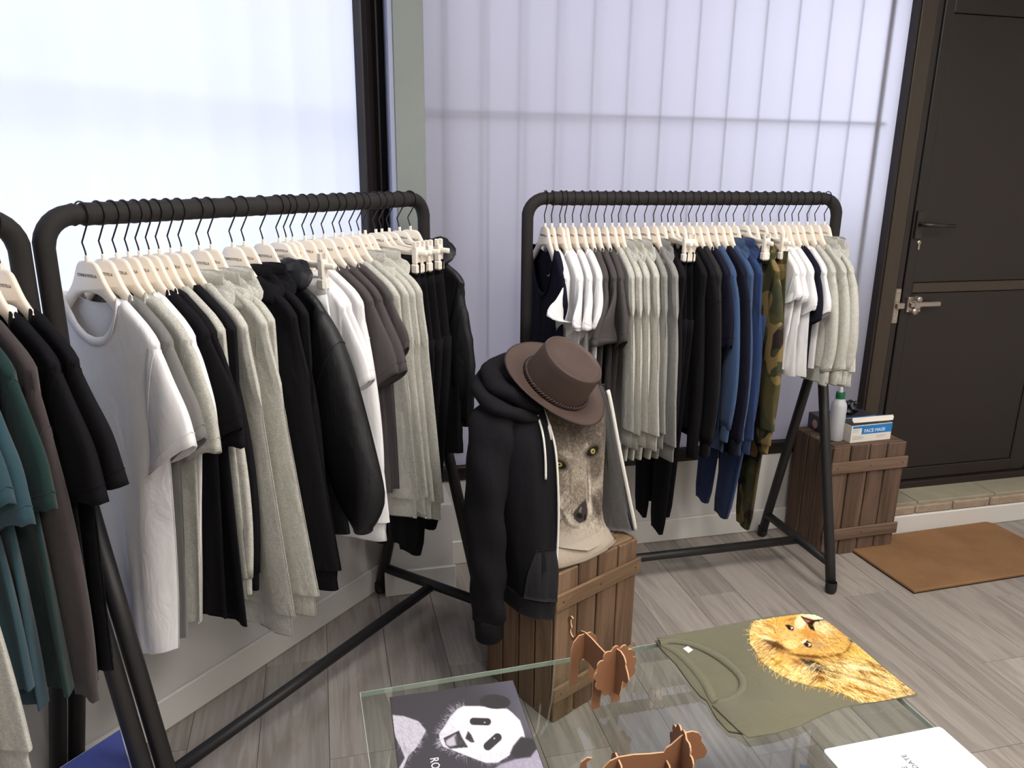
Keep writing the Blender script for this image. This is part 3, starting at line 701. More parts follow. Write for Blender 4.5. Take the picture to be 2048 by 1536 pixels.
# ------------------------------------------------------------------ the three racks and what hangs on them
RZ1 = WA-math.pi/2; RZ2 = -math.pi/2
p1 = lambda t: tuple(L1(t, RAIL1)[:2]); p2 = lambda x_: (x_, RAIL2)
HEA = dict(sx=.80, sy=.010, amp=.7)
HID = dict(sx=.78, sy=.006)
r1 = [(.889, 'tee', 'white', .515, .115, dict(wa=.195, si=(.130, .965), so=(.285, 1.055), amp=1.3, nf=.095, rot=1.0, nw=.095)),
 (.924, 'tee', 'grey', .53, .115, dict(wa=.19, amp=.9)), (.954, 'tee', 'heather', .56, .13, dict(wa=.19, so=(.268, 1.02), si=(.16, .985))),
 (.981, 'tee', 'white', .54, .105, dict(so=(.25, 1.035), si=(.16, 1.0))), (1.006, 'tee', 'black', .56, .17), (1.03, 'tee', 'black', .55, .225, dict(so=(.270, 1.015), si=(.17, .985))),
 (1.054, 'sweat', 'heather', .60, .215, HEA), (1.083, 'sweat', 'black', .62, .19, HID), (1.111, 'hoodie', 'heather', .495, .295, HEA), (1.158, 'hoodie', 'heather', .527, .318, HEA), (1.19, 'hoodie', 'heather', .60, .22, HID),
 (1.251, 'hoodie', 'black', .55, .305, dict(HEA, tk=1.2)), (1.287, 'zip', 'black', .60, .22, HID), (1.345, 'puffer', 'nylon', .66, .25, dict(bx=.06, cuff=.70, st=1.5)),
 (1.397, 'jogger', 'white', .62, 0), (1.422, 'tee', 'white', .72, .23, dict(so=(.285, 1.07), si=(.2, 1.02))), (1.444, 'tee', 'white', .72, .24, dict(so=(.275, 1.065), si=(.2, 1.02))), (1.486, 'sweat', 'white', .575, .262, dict(sx=.9)),
 (1.518, 'tee', 'charcoal', .68, .20), (1.557, 'tee', 'charcoal', .68, .20), (1.599, 'tee', 'charcoal', .68, .20, dict(so=(.258, 1.12), si=(.17, 1.02))),
 (1.626, 'sweat', 'heather', .585, .255, HEA), (1.666, 'hoodie', 'heather', .585, .262, HEA), (1.697, 'sweat', 'heather', .56, .262, HEA), (1.722, 'hoodie', 'heather', .545, .27, HEA),
 (1.768, 'jogger', 'black', .40, 0), (1.795, 'jogger', 'black', .36, 0), (1.829, 'jogger', 'black', .45, 0), (1.877, 'jogger', 'black', .42, 0), (1.93, 'puffer', 'nylon', .69, .20, dict(cuff=.80, sx=.86, hb=1.5))]
mid1 = 1.403
make_rack((*p1(mid1), 0), RZ1, 'black tube rack crowded with grey and black clothes, along the left window', [q[0]-mid1 for q in r1])
fill_rack(r1, p1, RZ1, 'rack beside the hat', 'rack beside the hat')
K = dict(sx=.84, sy=.008, amp=.8)
r2 = [(.747, 'tee', 'navy', .66, .20, dict(nw=.118, nf=.16, so=(.192, 1.13), si=(.135, 1.08), rot=3, w0=.192)), (.771, 'tee', 'white', .74, .19, dict(so=(.300, 1.145), si=(.160, 1.10), st=1.3, sy=-.022, tw=-62)), (.801, 'tee', 'white', .74, .19, dict(so=(.285, 1.11), si=(.17, 1.09), st=1.4, tw=-45)), (.819, 'tee', 'white', .74, .19, dict(so=(.275, 1.10), si=(.17, 1.08), st=1.4, tw=-40)),
 (.846, 'tee', 'white', .74, .19, dict(so=(.27, 1.10), si=(.16, 1.08), st=1.5, tw=-35)), (.876, 'tee', 'white', .74, .19, dict(so=(.262, 1.10), si=(.16, 1.08), st=1.6, tw=-30)), (.905, 'tee', 'charcoal', .73, .20, dict(so=(.29, 1.045), si=(.14, 1.03), st=1.5, tw=-50)), (.93, 'tee', 'charcoal', .73, .21, dict(so=(.30, 1.05), si=(.13, 1.03), st=1.5, sy=-.008, tw=-62)),
 (.961, 'tee', 'charcoal', .74, .2), (.989, 'sweat', 'heather', .675, .28, K), (1.014, 'hoodie', 'heather', .66, .28, K), (1.044, 'hoodie', 'heather', .67, .285, K), (1.074, 'hoodie', 'heather', .655, .285, K),
 (1.111, 'sweat', 'midgrey', .66, .28, K), (1.145, 'hoodie', 'midgrey', .61, .285, K),
 (1.175, 'sweat', 'black', .66, .18, dict(sx=.8)), (1.199, 'jogger', 'black', .26, 0), (1.22, 'jogger', 'black', .33, 0), (1.249, 'ls', 'black', .70, .2, dict(cuff=.60, sx=.85)), (1.28, 'sweat', 'black', .66, .2), (1.309, 'sweat', 'darkgrey', .68, .225, dict(sx=.9)),
 (1.336, 'tee', 'navy', .70, .2, dict(so=(.262, 1.02), si=(.15, .96))), (1.369, 'sweat', 'blue', .615, .24, dict(cuff=.72)), (1.398, 'sweat', 'navy', .60, .24), (1.426, 'hoodie', 'blue', .60, .25, K), (1.456, 'hoodie', 'royal', .60, .25, K),
 (1.497, 'jogger', 'royal', .27, 0, dict(skew=-.05, hw=.14)), (1.534, 'hoodie', 'camo', .64, .285, dict(sx=.97, cuff=.66, tk=1.3)), (1.57, 'jogger', 'camo', .24, 0, dict(skew=.0, hw=.185)), (1.604, 'tee', 'white', .90, .19, dict(so=(.225, 1.17), si=(.12, 1.12))),
 (1.639, 'tee', 'white', .88, .22, dict(so=(.23, 1.16), si=(.12, 1.10))), (1.664, 'tee', 'white', .88, .235, dict(so=(.24, 1.13), si=(.13, 1.08))), (1.694, 'tee', 'navy', .90, .2, dict(so=(.24, 1.09), si=(.15, 1.06))),
 (1.721, 'tee', 'white', .90, .2, dict(so=(.25, 1.12), si=(.17, 1.08))), (1.757, 'sweat', 'heather', .85, .25, dict(cuff=.90, sx=.92)), (1.79, 'hoodie', 'heather', .845, .255, dict(cuff=.90, sx=.92)), (1.83, 'hoodie', 'heather', .835, .262, dict(cuff=.90, sx=.95))]
mid2 = (.682+1.878)/2
make_rack((mid2, RAIL2, 0), RZ2, 'black tube rack of clothes standing in front of the barred window', [q[0]-mid2 for q in r2])
fill_rack(r2, p2, RZ2, 'rack by the barred window', 'rack by the barred window')
r3 = [(.455, 'sweat', 'heather', .56, .25, HEA), (.50, 'hoodie', 'heather', .54, .28, HEA), (.545, 'tee', 'teal', .66, .2), (.585, 'tee', 'teal', .60, .185, dict(so=(.285, 1.02), si=(.18, .985))), (.622, 'tee', 'green', .62, .22, dict(so=(.275, 1.03))), (.655, 'ls', 'taupe', .62, .2, dict(cuff=.60, sx=.9)),
 (.690, 'tee', 'black', .60, .19, dict(so=(.30, 1.02), si=(.14, .975))), (.725, 'tee', 'black', .60, .185, dict(so=(.312, 1.045), si=(.16, .975)))]
mid3 = .762-HL
make_rack((*p1(mid3), 0), RZ1, 'black tube rack cut off by the left edge of the picture', [q[0]-mid3 for q in r3])
fill_rack(r3, p1, RZ1, 'rack at the left edge', 'rack at the left edge', .024)
# ================================================================== PAINTER for printed pictures (colours stored per vertex of the print)
class Canvas:
    def __init__(s, w_, h_, scale, bgc):   # w_,h_ in source units, scale = cells per unit
        s.k = scale; s.W = int(w_*scale); s.H = int(h_*scale); s.a = np.zeros((s.H, s.W, 3)); s.a[:] = np.array(bgc)/255; s.m = np.zeros((s.H, s.W)); s.rg = np.random.default_rng(3)
        s.Y, s.X = np.mgrid[0:s.H, 0:s.W]/scale
    def inside(s, P):
        P = np.asarray(P, float); c = np.zeros((s.H, s.W), bool); n = len(P)
        for i in range(n):
            x1, y1 = P[i]; x2, y2 = P[(i+1) % n]
            if y1 == y2: continue
            c ^= ((s.Y < y1) != (s.Y < y2)) & (s.X < (x2-x1)*(s.Y-y1)/(y2-y1)+x1)
        return c
    def blur(s, M_, r):
        M_ = M_.astype(float); r = max(1, int(r*s.k))
        for ax in (0, 1):
            c = np.cumsum(np.pad(M_, [(r+1, r) if q == ax else (0, 0) for q in (0, 1)], mode='edge'), axis=ax)
            M_ = (np.take(c, range(2*r+1, c.shape[ax]), ax)-np.take(c, range(0, c.shape[ax]-2*r-1), ax))/(2*r+1)
        return M_
    def put(s, M_, col, al=1.0): 
        q = (M_*al)[..., None]; s.a = s.a*(1-q)+np.array(col)/255*q
    def poly(s, P, col, soft=0, al=1.0, mask=False):
        M_ = s.inside(P).astype(float)
        if soft: M_ = s.blur(M_, soft)
        s.put(M_, col, al)
        if mask: s.m = np.maximum(s.m, (M_ > .5))
        return M_
    def ell(s, cx, cy, rx, ry, ang, col, soft=.15, al=1.0):
        c, q = math.cos(R_(ang)), math.sin(R_(ang)); dx, dy = s.X-cx, s.Y-cy
        d = np.hypot((dx*c+dy*q)/rx, (-dx*q+dy*c)/ry); M_ = np.clip((1-d)/soft+.5, 0, 1); s.put(M_, col, al); return M_
    def fur(s, n, region, dirf, colf, length, jit=.3, al=.5, mask=False, wid=1):
        pts = s.rg.random((n*4, 2))*[s.W, s.H]; ii = pts.astype(int); keep = region[ii[:, 1], ii[:, 0]] > .5; p = pts[keep][:n]/s.k
        if len(p) == 0: return
        d = np.array([dirf(x_, y_) for x_, y_ in p], float); a = np.arctan2(d[:, 1], d[:, 0])+s.rg.normal(0, jit, len(p)); L_ = length*(.5+s.rg.random(len(p)))
        cur = s.rg.normal(0, .5, len(p))/max(1, length); cols = np.array([colf(x_, y_, s.rg) for x_, y_ in p])/255; st = int(length*1.5*s.k)+1
        for k in range(st):
            live = (k/s.k) < L_; aa = a+cur*k/s.k
            p = p+np.c_[np.cos(aa), np.sin(aa)]/s.k
            for off in range(wid):
                ix = (p[:, 0]*s.k+off*np.abs(np.sin(aa))).astype(int); iy = (p[:, 1]*s.k+off*np.abs(np.cos(aa))).astype(int); ok = live & (ix >= 0) & (iy >= 0) & (ix < s.W) & (iy < s.H)
                q = al*(1-.6*k/st); s.a[iy[ok], ix[ok]] = s.a[iy[ok], ix[ok]]*(1-q)+cols[ok]*q
                if mask: s.m[iy[ok], ix[ok]] = 1
    def grid(s, name, fn, mat, parent, mask=None, origin=(0, 0, 0)):
        H, W = s.H, s.W; xs, ys = np.meshgrid(np.arange(W+1)/s.k, np.arange(H+1)/s.k); P = fn(xs.ravel(), ys.ravel())
        M_ = np.ones((H, W), bool) if mask is None else mask > .5; j, i = np.nonzero(M_); a = j*(W+1)+i
        f = np.c_[a, a+W+1, a+W+2, a+1]; used, inv = np.unique(f, return_inverse=True); f = inv.reshape(f.shape)
        me = bpy.data.meshes.new(name); me.vertices.add(len(used)); me.vertices.foreach_set('co', (P[used]-np.array(origin)).ravel().astype(np.float32))
        me.loops.add(f.size); me.loops.foreach_set('vertex_index', f.ravel().astype(np.int32)); me.polygons.add(len(f))
        me.polygons.foreach_set('loop_start', np.arange(0, f.size, 4, dtype=np.int32)); me.polygons.foreach_set('loop_total', np.full(len(f), 4, np.int32)); me.update(); me.validate()
        me.polygons.foreach_set('use_smooth', [True]*len(me.polygons))
        at = me.color_attributes.new('Col', 'FLOAT_COLOR', 'POINT')
        ap = np.pad(s.a, ((0, 1), (0, 1), (0, 0)), mode='edge').reshape(-1, 3)[used]; ap = np.clip(ap, 0, 1); ap = np.where(ap <= .04045, ap/12.92, ((ap+.055)/1.055)**2.4)
        at.data.foreach_set('color', np.c_[ap, np.ones(len(ap))].ravel().astype(np.float32)); me.materials.append(mat)
        o = bpy.data.objects.new(name, me); COL.objects.link(o); o.parent = parent; return o
# ================================================================== CRATES
def crate(loc, rz, W_, D_, H_, mv, mh, label, front_n, side_n, top_gap=True):
    """upright slatted crate; local origin = front left bottom corner, x along the front, y to the back"""
    t = tag(empty('wooden_crate', loc, rz), label, 'crate', 'wooden crates used as stands'); th = .012
    box('core', th, W_-th, th, D_-th, .004, H_-.014, m_dark, t, 0)
    def slats(n, a0, a1, fn):
        e = np.linspace(a0, a1, n+1); e = [e[0]]+[q+rnd.uniform(-.006, .006) for q in e[1:-1]]+[e[-1]]
        for i in range(n): fn(e[i]+.0028, e[i+1]-.0028, i)
    slats(front_n, 0, W_, lambda a, b_, i: box('slat', a, b_, 0+rnd.uniform(0, .002), th, 0, H_-rnd.uniform(0, .006), mv, t, .003))
    slats(front_n, 0, W_, lambda a, b_, i: box('slat', a, b_, D_-th, D_, 0, H_-rnd.uniform(0, .006), mv, t, .003))
    slats(side_n, th, D_-th, lambda a, b_, i: box('slat', 0+rnd.uniform(0, .002), th, a, b_, 0, H_-.002-rnd.uniform(0, .005), mv, t, .003))
    slats(side_n, th, D_-th, lambda a, b_, i: box('slat', W_-th, W_, a, b_, 0, H_-.002-rnd.uniform(0, .005), mv, t, .003))
    slats(4, th, D_-th, lambda a, b_, i: box('top_slat', th, W_-th, a, b_, H_-.014, H_-.001, mh, t, .003))
    for z0 in (.075, H_-.118): 
        b0 = box('batten', -.008, W_+.008, -.011, -.0005, z0, z0+.052, mh, t, .003)
        for xx in (.02, W_/2, W_-.02):
            s = obj('nail', *lathe_geo([(0, .001), (.0025, .0008), (.003, 0)], 8), m_wire, b0); s.rotation_euler = (R_(90), 0, 0); s.location = (xx, -.011, z0+.026)
    return t
R1 = np.array([.893, .45]); 
crate((.596, 1.845, 0), math.atan2(.45, .893), .350, .322, .50, m_crate1, m_crate1h, 'warm brown slatted crate standing upright under the wolf shirt', 4, 4)
crate((2.012, 2.570, 0), R_(1.5), .362, .268, .50, m_crate2, m_crate2h, 'dark weathered slatted crate beside the doormat carrying a mask box', 4, 3)
# ================================================================== DOORMAT
mm, nt, b, N, L = new_mat('coir_mat'); b.inputs['Roughness'].default_value = 1; b.inputs['Specular IOR Level'].default_value = .05
v = coords(nt); big = noise(nt, v, 5, 2); fine = noise(nt, v, 420, 2)
L.new(mixc(nt, .35, ramp(nt, big, [(.35, rgb(140, 106, 78)), (.7, rgb(164, 126, 92))]), ramp(nt, fine, [(.3, rgb(108, 78, 52)), (.7, rgb(184, 142, 100))])), b.inputs['Base Color']); bump(nt, b, fine, .9, .006)
dm = tag(empty('doormat', (2.19, 2.226, 0), R_(1.6)), 'rust-brown coir doormat lying before the door step', 'doormat')
P = [(0, 0), (.80, 0), (.82, .02), (.82, .40), (.80, .425), (.79, .43), (-.005, .43)]
V, Fc = prism_geo(P, .003, .016, .003); obj('pile', V, Fc, mm, dm, False)
V, Fc = prism_geo([(q[0]*1.004-.001, q[1]*1.004-.001) for q in P], 0.0005, .0035, .001); obj('backing', V, Fc, m_brown_dark, dm, False)
# ================================================================== THINGS ON THE RIGHT CRATE
ZT = .4995
# mask box
mx = tag(empty('mask_box', (2.110, 2.605, ZT), R_(3)), 'open white and blue face mask carton on the right crate', 'box')
m_cart = plain('carton_white', rgb(222, 216, 208), .7); m_blue = plain('carton_blue', rgb(36, 120, 186), .6); m_txt = plain('carton_lettering', rgb(235, 240, 244), .7); m_txtd = plain('carton_small_print', rgb(120, 118, 118), .7)
bw, bd, bh = .205, .10, .075
for n_, q in (('wall_front', (0, bw, 0, .0015, 0, bh)), ('wall_back', (0, bw, bd-.0015, bd, 0, bh)), ('wall_left', (0, .0015, .0015, bd-.0015, 0, bh)), ('wall_right', (bw-.0015, bw, .0015, bd-.0015, 0, bh)), ('bottom', (.0015, bw-.0015, .0015, bd-.0015, 0, .0015))):
    box('side_wall' if n_ != 'bottom' else 'bottom', *q, m_cart, mx, .0004)
box('blue_band', .052, bw+.0003, -.0006, -.0001, .034, bh-.003, m_blue, mx, 0)
box('blue_band', .006, .052, -.0006, -.0001, .062, bh-.003, m_blue, mx, 0)
o = obj('lettering', 0, 0, 0, mx, data=text_mesh('FACE MASK', .021, m_txt)); o.location = (.118, -.0010, .048); o.rotation_euler = (R_(90), 0, 0); o.scale = (1, 1, 1)
for i, (a_, z_, w_) in enumerate([(.008, .054, .03), (.008, .047, .026), (.008, .026, .05), (.008, .020, .06), (.008, .014, .055), (.13, .022, .05), (.13, .015, .04)]): box('small_print', a_, a_+w_, -.0006, -.0001, z_, z_+.0012, m_txtd, mx, 0)
lid = empty('lid'); lid.parent = mx; lid.location = (0, bd, bh); lid.rotation_euler = (R_(-19), 0, R_(-2))
box('lid_panel', 0, bw, -bd-.002, 0, 0, .0015, m_cart, lid, .0004); box('lid_top_print', .004, bw-.002, -bd+.002, -.01, .0015, .0019, m_blue, lid, 0)
V, Fc = prism_geo([(0.004, 0), (bw-.004, 0), (bw, .006), (bw-.006, .020), (.006, .020), (0, .006)], 0, .0015); V = [(x_, -bd-.0025+z_, -y_) for x_, y_, z_ in V]; obj('lid_flap', V, [f[::-1] for f in Fc], m_cart, lid, False)
m_tissue = plain('mask_blue_white', rgb(206, 214, 220), .9); box('mask_stack', .006, bw-.006, .006, bd-.006, .002, bh-.02, m_tissue, mx, .004)
# bottle
m_plast, nt, b, N, L = new_mat('milky_plastic'); b.inputs['Base Color'].default_value = (.83, .86, .92, 1); b.inputs['Roughness'].default_value = .35; b.inputs['Transmission Weight'].default_value = .35; b.inputs['Subsurface Weight'].default_value = .0
bt = tag(empty('bottle', (2.074, 2.657, ZT)), 'milky plastic bottle with green cap on the right crate', 'bottle')
obj('bottle_body', *lathe_geo([(0, .001), (.028, .001), (.0315, .005), (.0315, .150), (.030, .160), (.022, .176), (.0165, .182), (.0165, .20), (0, .20)], 28), m_plast, bt)
obj('cap', *lathe_geo([(.0185, .184), (.0185, .208), (.017, .210), (.010, .211)], 24), plain('green_cap', rgb(16, 96, 60), .5), bt)
obj('spout', *lathe_geo([(.010, .210), (.0085, .222), (.005, .233), (.0, .234)], 16), m_plast, bt)
# black glove carton with a crumpled glove
m_bbox = plain('glove_carton', rgb(52, 50, 60), .4); m_gold = plain('carton_round_print', rgb(186, 150, 130), .5); m_goldy = plain('carton_gold_print', rgb(150, 124, 66), .5); m_glove = plain('black_nitrile', rgb(26, 26, 32), .35, spec=.5)
gb = tag(empty('glove_box', (2.060, 2.735, ZT), R_(-3)), 'dark glove carton behind the bottle on the right crate', 'box')
box('carton', 0, .262, 0, .105, 0, .068, m_bbox, gb, .002)
o = obj('round_print', *lathe_geo([(0, .0006), (.019, .0005), (.02, 0)], 20), m_gold, gb); o.rotation_euler = (R_(90), 0, R_(-90)); o.location = (-.0001, .05, .028)
o = obj('round_print', *lathe_geo([(0, .0006), (.019, .0005), (.02, 0)], 20), m_goldy, gb); o.rotation_euler = (R_(90), 0, 0); o.location = (.035, -.0001, .034)
box('opening', .06, .18, .035, .07, .0681, .0686, m_brown_dark, gb, 0)
V, Fc = [], []
rings = []
for i, v in enumerate(np.linspace(0, 1, 13)):
    r = .034*math.sin(math.pi*min(.985, v*.9+.12))**.7
    rings.append([(r*math.cos(a)*(1+.28*math.sin(3*a+i)+.15*math.sin(7*a+2*i)), r*.8*math.sin(a)*(1+.25*math.sin(4*a+1.3*i)), .004+.058*v+.006*math.sin(5*a+i)) for a in np.linspace(0, 2*math.pi, 22, endpoint=False)])
V, Fc = loft(rings, True, True, True); gl = obj('rubber_glove', V, Fc, m_glove); gl.location = (2.222, 2.775, ZT+.066); tag(gl, 'crumpled black rubber glove sticking out of the dark carton', 'glove')
for q in (-1, 0, 1):
    tube('finger', [(q*.012, 0, .042), (q*.020+.004, -.010, .054), (q*.028, -.012, .052)], [.012, .011, .006], m_glove, gl, 8)
# ================================================================== DISPLAY TORSO, WOLF SHIRT, HOODIE, HAT (on the centre crate)
BC = np.array([.600, 2.015]); BR = math.atan2(.45, .893); BRV = np.array([.893, .45, 0]); BNV = np.array([.45, -.893, 0])
def bl(a, b_, z): return (a, -b_, z-.5)          # a = right, b = front, z = height above floor -> local
def bust_empty(name, label, cat): return tag(empty(name, (BC[0], BC[1], .5), BR), label, cat)
def esec(hw, hd, z, n=28, ca=0, cb=0): return [bl(ca+hw*math.copysign(abs(math.cos(q))**.85, math.cos(q)), cb+hd*math.copysign(abs(math.sin(q))**.9, math.sin(q)), z) for q in np.linspace(0, 2*math.pi, n, endpoint=False)]
TOR = [(.505, .12, .085), (.60, .115, .085), (.72, .125, .092), (.84, .15, .10), (.92, .165, .095), (.965, .145, .08), (.99, .09, .065), (1.01, .055, .053), (1.08, .05, .05)]
ts = bust_empty('display_torso', 'headless dark display torso hidden inside the wolf shirt and hoodie', 'mannequin')
V, Fc = loft([esec(h_, d_, z_) for z_, h_, d_ in TOR], True, True, True); obj('torso', V, [f[::-1] for f in Fc], m_rubber, ts)
V, Fc = loft([esec(.10, .07, .5005), esec(.10, .07, .512)], True, True, True); obj('base', V, [f[::-1] for f in Fc], m_black_metal, ts, False)
tw = bust_empty('t_shirt', 'beige t-shirt with a wolf face print on the display torso', 't-shirt')
SH = [(.503, .205, .152), (.515, .195, .155), (.535, .180, .143), (.56, .172, .130), (.60, .168, .120), (.72, .168, .118), (.84, .172, .118), (.92, .176, .110), (.96, .158, .095), (.985, .105, .074)]
m_beige = fabric('cotton_beige', rgb(172, 159, 143)); rr = []
for z_, h_, d_ in SH:
    k = sm((.60-z_)/.09); e = esec(h_, d_, z_, 40, .035)
    rr.append([(p_[0]+.010*k*math.sin(5*i_*.157*3+z_*40), p_[1]+.008*k*math.sin(i_*.157*4+1), p_[2]+.004*k*math.sin(i_*.157*7)) for i_, p_ in enumerate(e)])
V, Fc = loft(rr[::-1], True, False, False); obj('body', V, Fc, m_beige, tw)
V, Fc = loft([[tuple(np.array(p_)*[1.03, 1.03, 1]+[0, 0, q_]) for p_ in rr[0]] for q_ in (.010, .004, -.001)]+[[tuple(np.array(p_)*[.97, .97, 1]+[0, 0, .001]) for p_ in rr[0]]], True); obj('hem_fold', V, Fc, m_beige, tw)
V, Fc = tube_geo([bl(.035+.104*math.cos(q), .073*math.sin(q), .985) for q in np.linspace(0, 2*math.pi, 24)], .008, 8); obj('neckband', V, Fc, m_beige, tw)
cv = Canvas(792, 1536, .25, (176, 158, 134)); X, Y = cv.X, cv.Y
full = np.ones((cv.H, cv.W))
cv.put(np.clip((700-Y)/450, 0, 1), (122, 104, 88), .9)
cv.ell(330, 330, 330, 330, 0, (118, 102, 86), .6, .7)
cv.ell(560, 640, 95, 120, 20, (98, 80, 66), .6, .75); cv.ell(210, 790, 70, 130, 0, (120, 102, 84), .6, .7); cv.ell(610, 1000, 85, 140, 0, (104, 86, 72), .6, .8); cv.ell(420, 300, 110, 160, 0, (84, 70, 60), .7, .55)
cv.ell(400, 720, 90, 260, 2, (182, 164, 142), .6, .8); cv.ell(390, 900, 80, 130, 0, (150, 128, 104), .6, .8); cv.poly([(465, 620), (480, 620), (492, 960), (520, 1080), (480, 1120), (462, 900)], (222, 206, 184), 6, .9)
cv.poly([(445, 420), (470, 400), (490, 450), (470, 520), (440, 480)], (206, 190, 168), 8, .8); cv.ell(290, 525, 60, 34, 25, (200, 184, 160), .6, .8); cv.poly([(200, 860), (250, 930), (262, 1040), (210, 1020)], (208, 192, 170), 8, .8)
cv.ell(330, 1150, 90, 60, 35, (214, 198, 176), .6, .7); cv.poly([(210, 1030), (245, 1060), (285, 1175), (335, 1215), (380, 1222), (380, 1234), (330, 1232), (262, 1180)], (66, 54, 46), 7, .5)
cv.ell(520, 1260, 230, 110, 0, (204, 186, 160), .8, .8); cv.ell(250, 1230, 90, 130, 0, (146, 128, 108), .7, .6)
wolf_dir = lambda x_, y_: (math.copysign(.6, x_-390)*min(1, abs(x_-390)/200)+.1, .9 if y_ > 560 else -.75)
def wolf_col(x_, y_, g):
    c = cv.a[min(cv.H-1, int(y_*cv.k)), min(cv.W-1, int(x_*cv.k))]*255; q = g.normal(0, 1); return np.clip(c*(1+.26*q), 20, 245)
cv.fur(9000, full, wolf_dir, wolf_col, 26, .5, .55); cv.fur(2500, (Y > 820) & ((X > 520) | (X < 330)), wolf_dir, wolf_col, 70, .35, .6)
cv.put(np.clip((620-Y)/300, 0, 1)*np.clip((np.abs(X-400)-60)/200+.35, 0, 1), (84, 70, 60), .45)
cv.poly([(462, 620), (478, 615), (490, 960), (470, 985)], (92, 76, 62), 5, .6); cv.poly([(484, 700), (500, 760), (522, 1090), (495, 1110)], (226, 212, 190), 5, .85); cv.poly([(300, 640), (330, 700), (318, 900), (300, 880)], (118, 100, 82), 10, .6)
cv.poly([(205, 1028), (240, 1052), (285, 1170), (325, 1205), (390, 1215), (390, 1230), (330, 1232), (255, 1180)], (74, 60, 50), 8, .5); cv.poly([(255, 1080), (300, 1100), (345, 1180), (330, 1205), (290, 1165)], (218, 204, 184), 6, .7)
cv.poly([(505, 900), (560, 930), (640, 1100), (600, 1120), (530, 1010)], (88, 72, 60), 16, .75); cv.poly([(535, 800), (680, 820), (690, 850), (560, 860)], (196, 176, 148), 12, .7); cv.poly([(130, 960), (165, 1000), (170, 1200), (130, 1220)], (120, 100, 82), 14, .6)
cv.fur(5200, full, wolf_dir, lambda x_, y_, g: (np.array([60, 50, 42]) if g.random() < .5 else np.array([214, 198, 176])), 22, .5, .38)
for (ex, ey, rx, ry, an, irx, col) in ((222, 625, 56, 36, 24, 23, (170, 160, 58)), (528, 490, 68, 38, -28, 26, (176, 166, 112))):
    cv.ell(ex, ey, rx*1.35, ry*1.5, an, (70, 58, 48), .5, .8); cv.ell(ex, ey, rx, ry, an, (24, 20, 18), .25); cv.ell(ex, ey, irx, irx, 0, col, .2); cv.ell(ex, ey, 10, 10, 0, (14, 12, 10), .3); cv.ell(ex-8, ey-9, 5, 5, 0, (240, 240, 230), .3)
cv.poly([(330, 1085), (390, 1005), (452, 945), (472, 1070), (452, 1150), (390, 1180), (342, 1138)], (66, 58, 53), 5); cv.poly([(385, 1060), (405, 1015), (415, 1030), (400, 1085)], (150, 142, 134), 4, .8); cv.ell(390, 1105, 30, 24, 20, (26, 22, 20), .3); cv.ell(445, 1120, 12, 30, 10, (30, 26, 24), .3)
cv.put(np.clip((Y-1150)/170, 0, 1), (188, 170, 148), .9); lum = cv.a.mean(axis=2, keepdims=True); cv.a = np.clip((cv.a*.62+lum*.38)*.93, 0, 1); eyk = ((np.hypot(X-222, Y-625) < 26) | (np.hypot(X-528, Y-490) < 28))[..., None]; cv.a = np.where(eyk, np.clip(cv.a*[1.06, 1.04, .72], 0, 1), cv.a)
p0 = np.array([BC[0], BC[1], 0])+BNV*.118
def wolf_surf(x_, y_):
    out = np.zeros((len(x_), 3))
    xs_ = [q[0] for q in SH]; hw_ = [q[1] for q in SH]; hd_ = [q[2] for q in SH]
    for i in range(len(x_)):
        P_ = on_plane(1075+x_[i]*.2083, 800+y_[i]*.2083, p0, BNV); a = float(np.dot(P_[:2]-BC, BRV[:2])); z = max(.53, float(P_[2]))
        hw = np.interp(z, xs_, hw_); hd = np.interp(z, xs_, hd_); q = min(.98, abs((a-.035)/hw)); out[i] = bl(a, hd*(1-q**(1/.85*2))**(.45)+.004, z)
    return out
zz = np.array([on_plane(1140, 800+y_*.2083, p0, BNV)[2] for y_ in np.arange(cv.H)/cv.k]); 
cv.grid('wolf_print', wolf_surf, m_vcol, tw, mask=np.repeat(((zz > .545) & (zz < .975))[:, None], cv.W, 1))
# ---- hoodie
hd = bust_empty('zip_hoodie', 'open black zip hoodie draped over the display torso on the centre crate', 'hoodie')
mh = FB['hoodblack']
def sheet(name, rows, mat, parent, n=14, off=0.0, thick=.006, flip=False):
    """rows: (z, [(a,b)...]); smooth in both directions, given a thickness"""
    cols = [smooth_poly(pts, 5) for z_, pts in rows]; zs_ = [z_ for z_, p_ in rows]; G = []
    m_ = len(cols[0])
    for j in range(m_):
        c = smooth_poly([(*cols[i][j], zs_[i]) for i in range(len(rows))], 5); G.append(c)
    G = np.array(G).transpose(1, 0, 2)            # rows x cols x 3
    for i in range(G.shape[0]):
        for j in range(G.shape[1]): w_ = .004*math.sin(j*.9+i*.15)+.003*math.sin(j*2.1-i*.31); G[i, j, 0] += w_*.4; G[i, j, 1] += w_
    du = np.gradient(G, axis=1); dv = np.gradient(G, axis=0); nn = np.cross(du, dv); nn /= np.linalg.norm(nn, axis=2)[..., None]+1e-9
    A = [[bl(*q) for q in r_] for r_ in G+nn*thick*.5]; B_ = [[bl(*q) for q in r_] for r_ in G-nn*thick*.5]
    Va, Fa = loft(A, False); Vb, Fb = loft(B_, False)
    rows_, c_ = G.shape[:2]; bd_ = [i for i in range(c_)]+[r_*c_+c_-1 for r_ in range(1, rows_)]+[(rows_-1)*c_+i for i in range(c_-2, -1, -1)]+[r_*c_ for r_ in range(rows_-2, 0, -1)]
    V = Va+Vb; F = Fa+[tuple(i+len(Va) for i in f[::-1]) for f in Fb]; F += [(bd_[k], bd_[(k+1) % len(bd_)], bd_[(k+1) % len(bd_)]+len(Va), bd_[k]+len(Va)) for k in range(len(bd_))]
    return obj(name, V, F, mat, parent), G
